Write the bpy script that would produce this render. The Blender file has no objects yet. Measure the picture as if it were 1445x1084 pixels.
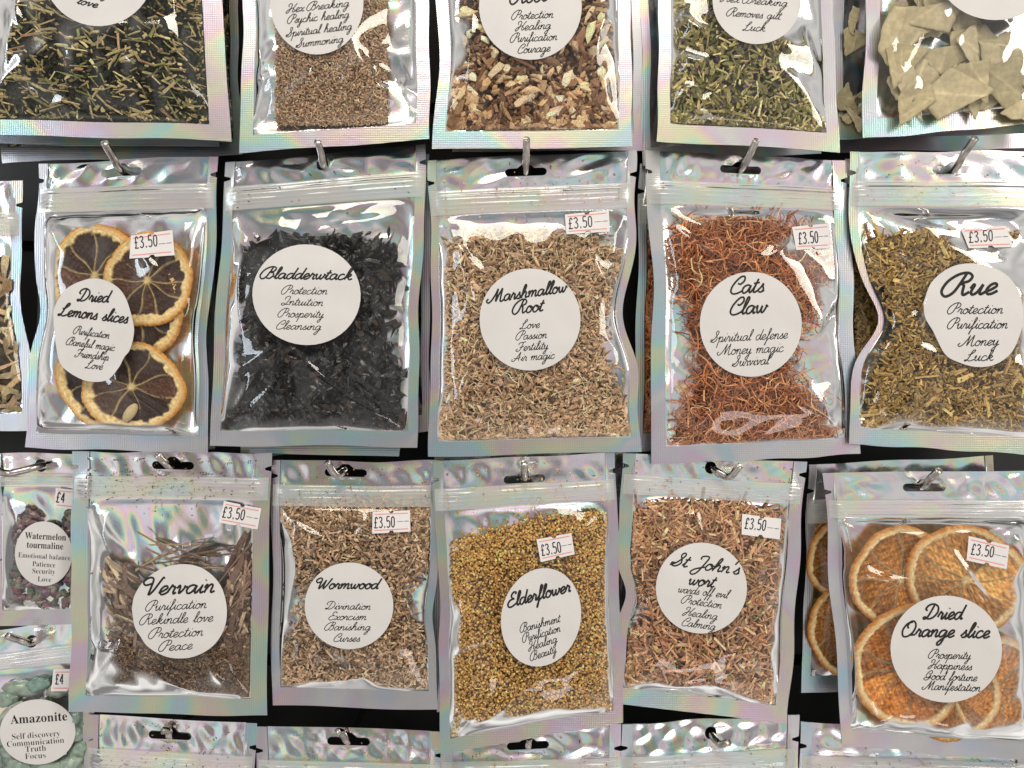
import bpy, math
import numpy as np
from mathutils import Vector
from mathutils.geometry import delaunay_2d_cdt

# ------------------------------------------------------------------ camera, world, lamps, exposure
SC = bpy.context.scene
COL = SC.collection
PX = 0.5 / 1445.0            # metres per photo pixel at the plane of the hanging pouches
DIST = 0.42                  # camera distance from that plane
MM = 0.001
cd = bpy.data.cameras.new('camera'); cam = bpy.data.objects.new('camera', cd); COL.objects.link(cam)
cam.location = (0, -DIST, 0); cam.rotation_euler = (math.radians(90), 0, 0)
cd.sensor_width = 36; cd.lens = 36 * DIST / 0.5
cd.clip_start = 0.01; cd.clip_end = 50
SC.camera = cam

w = bpy.data.worlds.new('World'); SC.world = w; w.use_nodes = True
nt = w.node_tree; nt.nodes.clear()
wo = nt.nodes.new('ShaderNodeOutputWorld'); bg = nt.nodes.new('ShaderNodeBackground')
tc = nt.nodes.new('ShaderNodeTexCoord'); nz = nt.nodes.new('ShaderNodeTexNoise'); rp = nt.nodes.new('ShaderNodeValToRGB')
nz.inputs['Scale'].default_value = 2.3; nz.inputs['Detail'].default_value = 2.5
e = rp.color_ramp.elements
e[0].position = .36; e[0].color = (.24, .23, .225, 1)
e[1].position = .62; e[1].color = (1.0, .97, .93, 1)
nt.links.new(tc.outputs['Generated'], nz.inputs['Vector']); nt.links.new(nz.outputs['Fac'], rp.inputs['Fac'])
sx = nt.nodes.new('ShaderNodeSeparateXYZ'); mr = nt.nodes.new('ShaderNodeMapRange'); vm = nt.nodes.new('ShaderNodeVectorMath'); vm.operation = 'SCALE'
mr.inputs['From Min'].default_value = -.8; mr.inputs['From Max'].default_value = .5; mr.inputs['To Min'].default_value = 1.45; mr.inputs['To Max'].default_value = .92
nt.links.new(tc.outputs['Generated'], sx.inputs[0]); nt.links.new(sx.outputs['Z'], mr.inputs['Value'])
nt.links.new(rp.outputs['Color'], vm.inputs[0]); nt.links.new(mr.outputs[0], vm.inputs['Scale'])
nt.links.new(vm.outputs[0], bg.inputs['Color']); nt.links.new(bg.outputs['Background'], wo.inputs['Surface'])
bg.inputs['Strength'].default_value = 0.86


def lamp(name, loc, target, sx, sy, power, color):
    ld = bpy.data.lights.new(name, 'AREA'); ld.shape = 'RECTANGLE'; ld.size = sx; ld.size_y = sy
    ld.energy = power; ld.color = color
    o = bpy.data.objects.new(name, ld); COL.objects.link(o)
    o.location = loc
    o.rotation_euler = (Vector(target) - Vector(loc)).to_track_quat('-Z', 'Y').to_euler()
    return o


lamp('ceiling_or_fill_lamp', (-.10, -.95, 1.02), (0, 0, 0), .80, .30, 10.5, (1, .94, .80))
lamp('ceiling_or_fill_lamp', (1.05, -.95, .50), (0, 0, 0), .34, .60, 6.6, (1, .95, .84))
lamp('ceiling_or_fill_lamp', (-1.0, -.90, .30), (0, 0, 0), .14, .6, 2.4, (.80, .90, 1))
lamp('ceiling_or_fill_lamp', (.35, -1.0, -.75), (0, 0, 0), .5, .12, 1.0, (1, .90, .88))  # low fill lamp added to brighten from below, not on the ceiling

SC.view_settings.view_transform = 'Standard'; SC.view_settings.look = 'None'
SC.view_settings.exposure = -.04; SC.view_settings.gamma = 1
SC.render.engine = 'CYCLES'
SC.cycles.max_bounces = 8; SC.cycles.transparent_max_bounces = 24
SC.cycles.diffuse_bounces = 5; SC.cycles.glossy_bounces = 4
SC.cycles.use_denoising = True
SC.cycles.sample_clamp_indirect = 4


# ------------------------------------------------------------------ helpers
def tag(o, label=None, cat=None, group=None, kind=None):
    if label: o['label'] = label
    if cat: o['category'] = cat
    if group: o['group'] = group
    if kind: o['kind'] = kind
    return o


def empty(name, loc):
    o = bpy.data.objects.new(name, None); COL.objects.link(o); o.location = loc
    o.empty_display_size = .01
    return o


def mesh_obj(name, verts, faces, mat, parent=None, loc=(0, 0, 0), smooth=True, cols=None, fstarts=None):
    """verts (n,3) world; faces list of index tuples, or (m,k) array; stored relative to loc."""
    me = bpy.data.meshes.new(name)
    v = np.asarray(verts, dtype=np.float64) - np.asarray(loc, dtype=np.float64)
    groups = faces if isinstance(faces, list) and len(faces) and isinstance(faces[0], np.ndarray) else [np.asarray(faces)]
    groups = [g for g in groups if len(g)]
    loops = np.concatenate([g.ravel() for g in groups]); tot = np.concatenate([np.full(len(g), g.shape[1]) for g in groups])
    start = np.concatenate([[0], np.cumsum(tot)[:-1]])
    me.vertices.add(len(v)); me.vertices.foreach_set('co', v.astype(np.float32).ravel())
    me.loops.add(len(loops)); me.loops.foreach_set('vertex_index', loops.astype(np.int32))
    me.polygons.add(len(tot)); me.polygons.foreach_set('loop_start', start.astype(np.int32))
    me.update(calc_edges=True); me.validate()
    me.polygons.foreach_set('use_smooth', np.full(len(me.polygons), smooth))
    if cols is not None:
        a = me.color_attributes.new('Col', 'FLOAT_COLOR', 'POINT')
        c = np.ones((len(v), 4), dtype=np.float32); c[:, :3] = cols
        a.data.foreach_set('color', c.ravel())
    me.materials.append(mat)
    o = bpy.data.objects.new(name, me); COL.objects.link(o)
    if parent is not None:
        o.parent = parent
    else:
        o.location = loc
    return o


def p2w(px, py, d):
    """photo pixel at distance d (m, towards the camera) in front of the reference plane -> world."""
    k = (DIST - d) / DIST
    return np.stack([(px - 722.5) * PX * k, -d * np.ones_like(px), (542.0 - py) * PX * k], axis=-1)


def grid_faces(nr, nc):
    i = np.arange(nr - 1)[:, None] * nc + np.arange(nc - 1)[None, :]
    return np.stack([i, i + 1, i + nc + 1, i + nc], axis=-1).reshape(-1, 4)


def in_poly(px, py, poly):
    poly = np.asarray(poly, float); inside = np.zeros(px.shape, bool); n = len(poly); j = n - 1
    for i in range(n):
        xi, yi = poly[i]; xj, yj = poly[j]
        c = ((yi > py) != (yj > py)) & (px < (xj - xi) * (py - yi) / (yj - yi + 1e-12) + xi)
        inside ^= c; j = i
    return inside


def sstep(x, a, b):
    t = np.clip((x - a) / (b - a), 0, 1); return t * t * (3 - 2 * t)


def waves(rng, n, lo, hi):
    lam = np.exp(rng.uniform(math.log(lo), math.log(hi), n)); th = rng.uniform(0, 2 * math.pi, n)
    ph = rng.uniform(0, 2 * math.pi, n)
    kx = 2 * math.pi * np.cos(th) / lam; ky = 2 * math.pi * np.sin(th) / lam

    def f(x, y):
        r = np.zeros_like(x)
        for a, b, c in zip(kx, ky, ph): r = r + np.sin(a * x + b * y + c)
        return r / math.sqrt(n)
    return f


# ------------------------------------------------------------------ materials
def new_mat(name):
    m = bpy.data.materials.new(name); m.use_nodes = True
    n = m.node_tree.nodes; n.clear()
    return m, n, m.node_tree.links.new


def N(n, t, **kw):
    x = n.new('ShaderNode' + t)
    for k, v in kw.items():
        if k in x.inputs: x.inputs[k].default_value = v
        else: setattr(x, k, v)
    return x


def simple(name, color, rough, metal=0.0, spec=.5, noise=None, bump=None):
    m, n, L = new_mat(name)
    out = N(n, 'OutputMaterial'); b = N(n, 'BsdfPrincipled')
    b.inputs['Base Color'].default_value = (*color, 1); b.inputs['Roughness'].default_value = rough
    b.inputs['Metallic'].default_value = metal; b.inputs['Specular IOR Level'].default_value = spec
    L(b.outputs[0], out.inputs[0])
    t = N(n, 'TexCoord')
    if noise:
        z = N(n, 'TexNoise'); z.inputs['Scale'].default_value = noise[0]; z.inputs['Detail'].default_value = 4
        r = N(n, 'ValToRGB'); r.color_ramp.elements[0].position = .3; r.color_ramp.elements[1].position = .7
        r.color_ramp.elements[0].color = (*[c * noise[1] for c in color], 1); r.color_ramp.elements[1].color = (*[min(1, c * noise[2]) for c in color], 1)
        L(t.outputs['Object'], z.inputs['Vector']); L(z.outputs['Fac'], r.inputs['Fac']); L(r.outputs['Color'], b.inputs['Base Color'])
    if bump:
        z = N(n, 'TexNoise'); z.inputs['Scale'].default_value = bump[0]; z.inputs['Detail'].default_value = 3
        bp = N(n, 'Bump'); bp.inputs['Strength'].default_value = bump[1]; bp.inputs['Distance'].default_value = .0003
        L(t.outputs['Object'], z.inputs['Vector']); L(z.outputs['Fac'], bp.inputs['Height']); L(bp.outputs[0], b.inputs['Normal'])
    return m


def math_node(n, L, op, a, b=None):
    x = n.new('ShaderNodeMath'); x.operation = op
    for i, v in enumerate((a, b)):
        if v is None: continue
        if isinstance(v, (int, float)): x.inputs[i].default_value = v
        else: L(v, x.inputs[i])
    return x.outputs[0]


def dot_node(n, L, a, vec):
    x = n.new('ShaderNodeVectorMath'); x.operation = 'DOT_PRODUCT'; L(a, x.inputs[0]); x.inputs[1].default_value = vec
    return x.outputs['Value']


def holo(name, sat, rough, kn, emboss=0.0, tint=(.90, .90, .885), gain=1.0):
    """holographic foil: a metal whose grating colour turns with the surface's tilt and the direction it is seen from"""
    m, n, L = new_mat(name)
    out = N(n, 'OutputMaterial'); b = N(n, 'BsdfPrincipled'); L(b.outputs[0], out.inputs[0])
    b.inputs['Metallic'].default_value = 1.0; b.inputs['Roughness'].default_value = rough
    g = N(n, 'NewGeometry'); t = N(n, 'TexCoord'); oi = N(n, 'ObjectInfo')
    z = N(n, 'TexNoise'); z.inputs['Scale'].default_value = 20; z.inputs['Detail'].default_value = 1.5; z.inputs['Distortion'].default_value = .9
    L(t.outputs['Object'], z.inputs['Vector'])
    ph = math_node(n, L, 'MULTIPLY', dot_node(n, L, g.outputs['Normal'], (1.0, 0, .7)), kn)
    ph = math_node(n, L, 'ADD', ph, math_node(n, L, 'MULTIPLY', dot_node(n, L, g.outputs['Incoming'], (.55, 0, 1.0)), 1.6))
    ph = math_node(n, L, 'ADD', ph, math_node(n, L, 'MULTIPLY', z.outputs['Fac'], 2.2))
    ph = math_node(n, L, 'ADD', ph, oi.outputs['Random'])
    fr = math_node(n, L, 'FRACT', ph)
    r = N(n, 'ValToRGB'); cr = r.color_ramp; cr.interpolation = 'B_SPLINE'
    stops = [(0, (.93, .93, .92)), (.12, (.84, .80, 1)), (.24, (1, .66, .88)), (.34, (1, .84, .68)), (.44, (1, .97, .62)), (.53, (.68, 1, .72)),
             (.63, (.54, .95, 1)), (.75, (.66, .80, 1)), (.87, (.92, .90, .98)), (1, (.93, .93, .92))]
    while len(cr.elements) < len(stops): cr.elements.new(.5)
    for el, (p, c) in zip(cr.elements, stops): el.position = p; el.color = (*[x * gain for x in c], 1)
    L(fr, r.inputs['Fac'])
    z2 = N(n, 'TexNoise'); z2.inputs['Scale'].default_value = 38; z2.inputs['Detail'].default_value = 2
    L(t.outputs['Object'], z2.inputs['Vector'])
    mr = N(n, 'MapRange'); mr.inputs['From Min'].default_value = .35; mr.inputs['From Max'].default_value = .62
    mr.inputs['To Min'].default_value = sat * .45; mr.inputs['To Max'].default_value = sat
    L(z2.outputs['Fac'], mr.inputs['Value'])
    mx = N(n, 'Mix'); mx.data_type = 'RGBA'; mx.inputs['A'].default_value = (*tint, 1)
    mx.inputs[6].default_value = (*tint, 1)
    L(mr.outputs[0], mx.inputs[0]); L(r.outputs['Color'], mx.inputs[7]); L(mx.outputs[2], b.inputs['Base Color'])
    # fine crinkle, and the embossed dots of the heat seal
    z3 = N(n, 'TexNoise'); z3.inputs['Scale'].default_value = 900 if not emboss else 300; z3.inputs['Detail'].default_value = 2
    L(t.outputs['Object'], z3.inputs['Vector'])
    h = math_node(n, L, 'MULTIPLY', z3.outputs['Fac'], .25 if emboss else .12)
    if emboss:
        vo = N(n, 'TexVoronoi'); vo.inputs['Scale'].default_value = 950; vo.inputs['Randomness'].default_value = .12
        mp = N(n, 'Mapping'); mp.inputs['Scale'].default_value = (1, 0, 1)
        L(t.outputs['Object'], mp.inputs['Vector'])
        L(mp.outputs[0], vo.inputs['Vector'])
        h = math_node(n, L, 'ADD', h, math_node(n, L, 'MULTIPLY', vo.outputs['Distance'], emboss))
    bp = N(n, 'Bump'); bp.inputs['Strength'].default_value = .55; bp.inputs['Distance'].default_value = .00035
    L(h, bp.inputs['Height']); L(bp.outputs[0], b.inputs['Normal'])
    return m


def film_mat(name, k, rough, tint, milk=0.0):
    m, n, L = new_mat(name)
    out = N(n, 'OutputMaterial'); tr = N(n, 'BsdfTransparent'); gl = N(n, 'BsdfGlossy'); mx = N(n, 'MixShader')
    tr.inputs['Color'].default_value = (*tint, 1); gl.inputs['Roughness'].default_value = rough
    f = N(n, 'Fresnel'); f.inputs['IOR'].default_value = 1.5
    L(math_node(n, L, 'MINIMUM', math_node(n, L, 'MULTIPLY', f.outputs[0], k), 1.0), mx.inputs['Fac'])
    base = tr.outputs[0]
    if milk:
        df = N(n, 'BsdfDiffuse'); df.inputs['Color'].default_value = (.82, .81, .78, 1)
        m2 = N(n, 'MixShader'); m2.inputs['Fac'].default_value = milk
        L(tr.outputs[0], m2.inputs[1]); L(df.outputs[0], m2.inputs[2]); base = m2.outputs[0]
    L(base, mx.inputs[1]); L(gl.outputs[0], mx.inputs[2]); L(mx.outputs[0], out.inputs[0])
    return m


def attr_mat(name, rough, spec=.4, scale=1500, amt=.35, bump=.4):
    m, n, L = new_mat(name)
    out = N(n, 'OutputMaterial'); b = N(n, 'BsdfPrincipled'); L(b.outputs[0], out.inputs[0])
    b.inputs['Roughness'].default_value = rough; b.inputs['Specular IOR Level'].default_value = spec
    a = N(n, 'VertexColor'); a.layer_name = 'Col'
    t = N(n, 'TexCoord'); z = N(n, 'TexNoise'); z.inputs['Scale'].default_value = scale; z.inputs['Detail'].default_value = 3
    L(t.outputs['Object'], z.inputs['Vector'])
    mr = N(n, 'MapRange'); mr.inputs['From Min'].default_value = .3; mr.inputs['From Max'].default_value = .7
    mr.inputs['To Min'].default_value = 1 - amt; mr.inputs['To Max'].default_value = 1 + amt; L(z.outputs['Fac'], mr.inputs['Value'])
    vm = n.new('ShaderNodeVectorMath'); vm.operation = 'SCALE'; L(a.outputs['Color'], vm.inputs[0]); L(mr.outputs[0], vm.inputs['Scale'])
    L(vm.outputs[0], b.inputs['Base Color'])
    bp = N(n, 'Bump'); bp.inputs['Strength'].default_value = bump; bp.inputs['Distance'].default_value = .0004
    L(z.outputs['Fac'], bp.inputs['Height']); L(bp.outputs[0], b.inputs['Normal'])
    return m


M_FOIL = holo('holographic_foil', 1.0, .18, 3.4, tint=(.76, .745, .71), gain=.91)
M_SEAL = holo('embossed_foil', .85, .31, 3.4, emboss=.36, tint=(.52, .51, .49), gain=.66)
M_FILM = film_mat('clear_film', 1.2, .035, (.965, .965, .96))
M_ZIP = film_mat('zip_plastic', 1.8, .20, (.92, .92, .905), .30)
M_PAPER = simple('label_paper', (.585, .56, .545), .55, spec=.3, noise=(90, .97, 1.02), bump=(1800, .12))
M_STICK = simple('sticker_paper', (.66, .63, .63), .6, spec=.25, noise=(120, .96, 1.02))
M_INK = simple('black_ink', (.018, .016, .016), .6, spec=.2)
M_INK2 = simple('grey_ink', (.09, .08, .08), .6, spec=.2)
M_RED = simple('red_ink', (.66, .24, .21), .6, spec=.2)
M_STEEL = simple('steel_wire', (.52, .47, .44), .20, metal=1.0, noise=(220, .6, 1.1))
M_WALL = simple('black_board', (.016, .015, .015), .5, spec=.4, noise=(30, .6, 1.4))
M_HERB = attr_mat('dried_plant', .85, .08)
M_WEED = attr_mat('glossy_seaweed', .20, .42)
M_PULP = attr_mat('citrus_pulp', .48, .25, 600, .35, .3)
M_RIND = attr_mat('citrus_rind', .6, .25, 1100, .14, .3)
M_STONE = attr_mat('polished_stone', .22, .5, 160, .25, .05)
M_LEAF = attr_mat('dry_leaf', .65, .3, 420, .14, .35)

# ------------------------------------------------------------------ lettering: single-stroke script
GL = {
 'a': (1.0, '.76,.82 .5,1 .17,.82 .07,.35 .26,0 .58,.22 .8,.95|.8,.95 .76,.35 .86,.02 1.05,.2'),
 'b': (.95, '0,.2 .28,.75 .5,1.7 .4,2.1 .24,1.8 .13,.5 .3,.02 .6,.12 .74,.55 .62,.92 .72,.78 .97,.82'),
 'c': (.78, '.7,.78 .5,1 .2,.85 .07,.4 .25,.02 .55,.05 .82,.3'),
 'd': (1.0, '.76,.82 .5,1 .17,.82 .07,.35 .26,0 .58,.22 .85,1.3 .95,2.05|.95,2.05 .82,1 .78,.3 .88,.02 1.05,.2'),
 'e': (.76, '0,.2 .35,.42 .62,.75 .5,1 .25,.9 .09,.45 .25,.02 .52,.04 .8,.3'),
 'f': (.62, '0,.2 .32,.8 .58,1.8 .5,2.15 .36,2.0 .3,1.2 .2,-.5 .1,-1.1 .1,-.8 .3,-.1 .66,.25'),
 'g': (1.0, '.76,.82 .5,1 .17,.82 .07,.35 .26,.02 .58,.25 .8,.95|.8,.95 .74,-.1 .6,-.9 .34,-1.15 .2,-.85 .5,-.35 1.05,.2'),
 'h': (.98, '0,.2 .3,.85 .52,1.8 .43,2.12 .28,1.9 .2,1.1 .12,0|.14,.3 .36,.85 .58,1 .68,.75 .66,.25 .76,.02 1.0,.2'),
 'i': (.5, '0,.2 .18,.6 .27,1|.27,1 .22,.35 .32,.02 .54,.2|.38,1.48 .41,1.58'),
 'k': (.95, '0,.2 .3,.85 .52,1.8 .43,2.12 .28,1.9 .2,1.1 .12,0|.14,.35 .45,.95 .68,.92 .6,.6 .25,.48 .5,.3 .68,.02 1.0,.2'),
 'l': (.5, '0,.2 .3,.85 .52,1.8 .43,2.12 .28,1.9 .2,1.0 .2,.3 .3,.02 .54,.2'),
 'm': (1.32, '0,.6 .12,.97 .2,.8 .12,0|.14,.3 .35,.9 .52,1 .6,.75 .55,0|.57,.3 .78,.9 .96,1 1.05,.75 1.02,.25 1.12,.02 1.36,.2'),
 'n': (.92, '0,.6 .12,.97 .2,.8 .12,0|.14,.3 .36,.9 .55,1 .65,.75 .62,.25 .72,.02 .96,.2'),
 'o': (.82, '.55,1 .25,.95 .07,.45 .25,.02 .55,.08 .72,.5 .6,.92 .42,.98 .55,.75 .88,.8'),
 'p': (.95, '0,.55 .16,.97 .24,1|.24,1 .15,0 .06,-1.1|.15,.35 .4,.92 .65,.92 .76,.5 .58,.06 .28,.1|.55,.05 .8,.05 1,.2'),
 'r': (.68, '0,.3 .16,.9 .22,1.08 .32,.9 .52,.88|.52,.88 .46,.3 .54,.02 .72,.2'),
 's': (.66, '0,.2 .28,.65 .42,1.06 .44,.75 .58,.35 .42,.02 .12,.1|.42,.02 .7,.2'),
 't': (.58, '0,.2 .2,.7 .37,1.7|.37,1.7 .25,.9 .2,.3 .3,.02 .62,.2|.02,1.15 .6,1.22'),
 'u': (.95, '0,.6 .1,.97 .18,.9 .12,.35 .25,.02 .5,.22 .7,.97|.7,.97 .66,.3 .76,.02 1,.2'),
 'v': (.82, '0,.65 .15,1 .25,.8 .3,.05 .55,.45 .66,.95 .62,.8 .88,.8'),
 'w': (1.18, '0,.6 .1,.97 .15,.4 .3,.03 .5,.3 .6,.92|.6,.92 .6,.3 .76,.03 .96,.4 1.06,.95 1.0,.82 1.24,.8'),
 'x': (.8, '0,.8 .18,1 .35,.6 .52,.04 .84,.2|.72,1 .08,0'),
 'y': (.95, '0,.6 .1,.97 .18,.9 .14,.35 .27,.02 .5,.22 .7,.97|.7,.97 .66,0 .54,-.9 .3,-1.15 .18,-.85 .45,-.35 1,.2'),
 "'": (.4, '.3,2.0 .18,1.45'), ' ': (.75, ''),
 'A': (1.35, '-.35,.55 -.4,.15 0,.05 .4,.7 .85,1.9 .95,2.15|.95,2.15 .9,1.0 .92,.1|-.1,.75 .5,.62 1.15,.95'),
 'B': (1.35, '.78,2.1 .62,1.1 .4,.25 .0,-.05 -.35,.5 -.2,1.4 .3,2.02 .85,2.15 1.2,1.85 1.05,1.35 .68,1.15 1.08,1.05 1.2,.55 .9,.05 .5,.12'),
 'C': (1.1, '.5,1.3 .78,1.15 1.08,1.6 .95,2.1 .55,2.0 .1,1.2 0,.4 .3,0 .75,.05 1.15,.3'),
 'D': (1.55, '.7,2.0 .55,1.1 .35,.3 .05,.02 -.1,.2 .1,.32 .5,.05 1.0,.25 1.35,.95 1.2,1.75 .6,2.15 .05,1.95 -.15,1.45 .1,1.2'),
 'E': (1.1, '.95,1.75 .98,2.05 .65,2.12 .4,1.7 .55,1.25 .85,1.15|.85,1.15 .25,1.0 .0,.45 .25,0 .7,.05 1.15,.35'),
 'F': (1.2, '.0,1.5 .1,1.9 .5,2.0 1.35,2.12|.85,2.0 .7,1.0 .45,.2 .0,-.05 -.3,.2 -.05,.55|.3,.95 .75,.9 1.15,1.15'),
 'G': (1.25, '.5,1.45 .8,1.3 1.05,1.7 .85,2.12 .4,1.85 .1,1.0 .3,.5 .65,.55 1.0,1.15|1.0,1.15 .85,.3 .45,-.1 .0,0 -.1,.3 .3,.5 1.2,.4'),
 'H': (1.4, '.15,1.35 -.05,1.75 .2,2.12 .55,1.95 .5,1.2 .3,.3 .0,-.1 -.2,.15 .2,.75 .9,1.1|1.35,2.1 1.05,1.3 .9,.4 1.05,.02 1.3,.35 1.1,.7'),
 'I': (1.0, '.1,1.3 .05,1.8 .45,2.15 .8,2.0 .7,1.0 .4,.15 -.05,-.02 -.25,.3 .05,.5 .5,.2 1.0,.2'),
 'J': (1.1, '.25,1.5 .2,1.95 .6,2.15 .98,1.95 .85,.8 .6,-.5 .2,-.95 -.12,-.6 .2,-.05 1.1,.45'),
 'L': (1.15, '.1,1.15 .5,1.35 .85,1.85 .82,2.15 .58,2.05 .45,1.55 .36,.8 .15,.1 -.1,.0 -.1,.2 .2,.2 .6,-.02 1.2,.3'),
 'M': (1.8, '-.35,.65 -.55,.3 -.25,-.02 .15,.35 .55,1.3 .75,2.1|.75,2.1 .72,1.0 .72,.1 1.0,1.1 1.35,2.1|1.35,2.1 1.32,.8 1.35,.1 1.55,-.02 1.85,.25'),
 'O': (1.55, '.75,2.05 .25,1.8 -.02,.9 .25,.05 .75,.0 1.2,.6 1.25,1.5 .9,2.12 .5,2.05 .35,1.5 .55,1.1|1.0,.2 1.55,.25'),
 'P': (1.15, '.78,2.1 .62,1.1 .4,.25 .0,-.05 -.35,.5 -.2,1.4 .3,2.02 .85,2.15 1.2,1.8 1.1,1.3 .8,1.1 .62,1.15'),
 'R': (1.4, '.78,2.1 .62,1.1 .4,.25 .0,-.05 -.35,.5 -.2,1.4 .3,2.02 .85,2.15 1.2,1.8 1.1,1.35 .68,1.15 .9,.95 .98,.3 1.12,.02 1.42,.3'),
 'S': (1.05, '-.25,.1 .3,.55 .8,1.6 .78,2.1 .52,2.12 .42,1.7 .7,1.1 .78,.5 .4,.0 -.05,.12 -.15,.5 .2,.5'),
 'V': (1.35, '.5,1.35 .0,1.2 -.25,1.65 .1,2.1 .5,1.9 .55,.9 .55,.02 .85,.5 1.15,1.6 1.3,2.05 1.4,1.9'),
 'W': (1.75, '.4,1.35 .0,1.2 -.25,1.65 .1,2.1 .45,1.85 .45,.8 .5,.02 .8,.7 1.05,1.7|1.05,1.7 1.0,.8 1.08,.02 1.4,.7 1.65,1.7 1.75,2.05'),
}
PR = {
 '3': (1, '.1,1.75 .35,2 .65,1.85 .7,1.45 .4,1.12 .7,.85 .75,.3 .4,0 .08,.25'),
 '5': (1, '.72,2 .18,2 .15,1.15 .45,1.25 .74,.95 .7,.25 .4,0 .08,.2'),
 '0': (1, '.42,2 .14,1.6 .14,.4 .42,0 .7,.4 .7,1.6 .42,2'),
 '4': (1, '.6,0 .6,2|.6,2 .1,.6|.1,.6 .85,.6'),
 '.': (.7, '.2,.0 .4,.0|.2,.16 .4,.16'),
 '£': (1.05, '.8,1.6 .6,2 .35,1.8 .33,1.0 .3,.3 .1,.02|.1,.02 .85,.02|.08,1.0 .65,1.0'),
 '-': (.9, '.05,.9 .75,.9'), ' ': (.6, ''),
}


def catmull(p, sub):
    p = np.asarray(p, float)
    if len(p) < 3:
        t = np.linspace(0, 1, 3)[:, None]; return p[0] * (1 - t) + p[-1] * t
    q = np.vstack([2 * p[0] - p[1], p, 2 * p[-1] - p[-2]]); out = []
    t = np.linspace(0, 1, sub, endpoint=False)[:, None]
    for i in range(1, len(q) - 2):
        a, b, c, d = q[i - 1], q[i], q[i + 1], q[i + 2]
        out.append(.5 * ((2 * b) + (c - a) * t + (2 * a - 5 * b + 4 * c - d) * t ** 2 + (3 * b - a - 3 * c + d) * t ** 3))
    out.append(p[-1:]); return np.vstack(out)


def text_strokes(text, font, slant=.30):
    x = 0; out = []
    for ch in text:
        adv, s = font.get(ch, font[' '])
        for st in s.split('|'):
            if not st: continue
            p = np.array([[float(v) for v in q.split(',')] for q in st.split()])
            p[:, 0] += x + slant * p[:, 1]
            out.append(p)
        x += adv
    return out


def ribbon(px, wd):
    d = np.gradient(px, axis=0); nrm = np.stack([-d[:, 1], d[:, 0]], 1); nrm /= (np.linalg.norm(nrm, axis=1, keepdims=True) + 1e-9)
    a = px + nrm * wd / 2; b = px - nrm * wd / 2
    v = np.empty((len(px) * 2, 2)); v[0::2] = a; v[1::2] = b
    i = np.arange(len(px) - 1) * 2
    return v, np.stack([i, i + 1, i + 3, i + 2], 1)


def text_mesh2d(lines):
    """lines: (text, xL, yL, xR, yR, xh, weight[, font]) in photo pixels -> verts2d, quads, tris"""
    V, Q, T, off = [], [], [], 0
    for ln in lines:
        text, xl, yl, xr, yr, xh, wd = ln[:7]; font = ln[7] if len(ln) > 7 else 'script'
        ang = math.atan2(yr - yl, xr - xl); ca, sa = math.cos(ang), math.sin(ang); length = math.hypot(xr - xl, yr - yl)
        if font in ('script', 'price'):
            st = text_strokes(text, GL if font == 'script' else PR, .30 if font == 'script' else .04)
            allp = np.vstack(st); x0, x1 = allp[:, 0].min(), allp[:, 0].max(); sx = length / (x1 - x0)
            for p in st:
                q = catmull(np.stack([(p[:, 0] - x0) * sx, p[:, 1] * xh], 1), 5)
                q = np.stack([xl + q[:, 0] * ca + q[:, 1] * sa, yl + q[:, 0] * sa - q[:, 1] * ca], 1)
                v, f = ribbon(q, wd); V.append(v); Q.append(f + off); off += len(v)
        else:
            body = ''.join(chr(0x1D400 + ord(c) - 65) if c.isupper() else chr(0x1D41A + ord(c) - 97) if c.islower() else c for c in text)
            cu = bpy.data.curves.new('text', 'FONT'); cu.body = body; cu.resolution_u = 2
            if font == 'serif': cu.offset = -.014
            to = bpy.data.objects.new('text', cu); COL.objects.link(to)
            bpy.context.view_layer.update()
            me = bpy.data.meshes.new_from_object(to.evaluated_get(bpy.context.evaluated_depsgraph_get()))
            n = len(me.vertices); co = np.empty(n * 3); me.vertices.foreach_get('co', co); co = co.reshape(-1, 3)
            me.calc_loop_triangles(); tri = np.empty(len(me.loop_triangles) * 3, np.int32); me.loop_triangles.foreach_get('vertices', tri)
            bpy.data.objects.remove(to); bpy.data.meshes.remove(me); bpy.data.curves.remove(cu)
            x0, x1 = co[:, 0].min(), co[:, 0].max(); sx = length / (x1 - x0); sy = xh / .47
            q = np.stack([(co[:, 0] - x0) * sx, co[:, 1] * sy], 1)
            V.append(np.stack([xl + q[:, 0] * ca + q[:, 1] * sa, yl + q[:, 0] * sa - q[:, 1] * ca], 1))
            T.append(tri.reshape(-1, 3) + off); off += n
    return np.vstack(V), (np.vstack(Q) if Q else np.zeros((0, 4), int)), (np.vstack(T) if T else np.zeros((0, 3), int))


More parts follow.
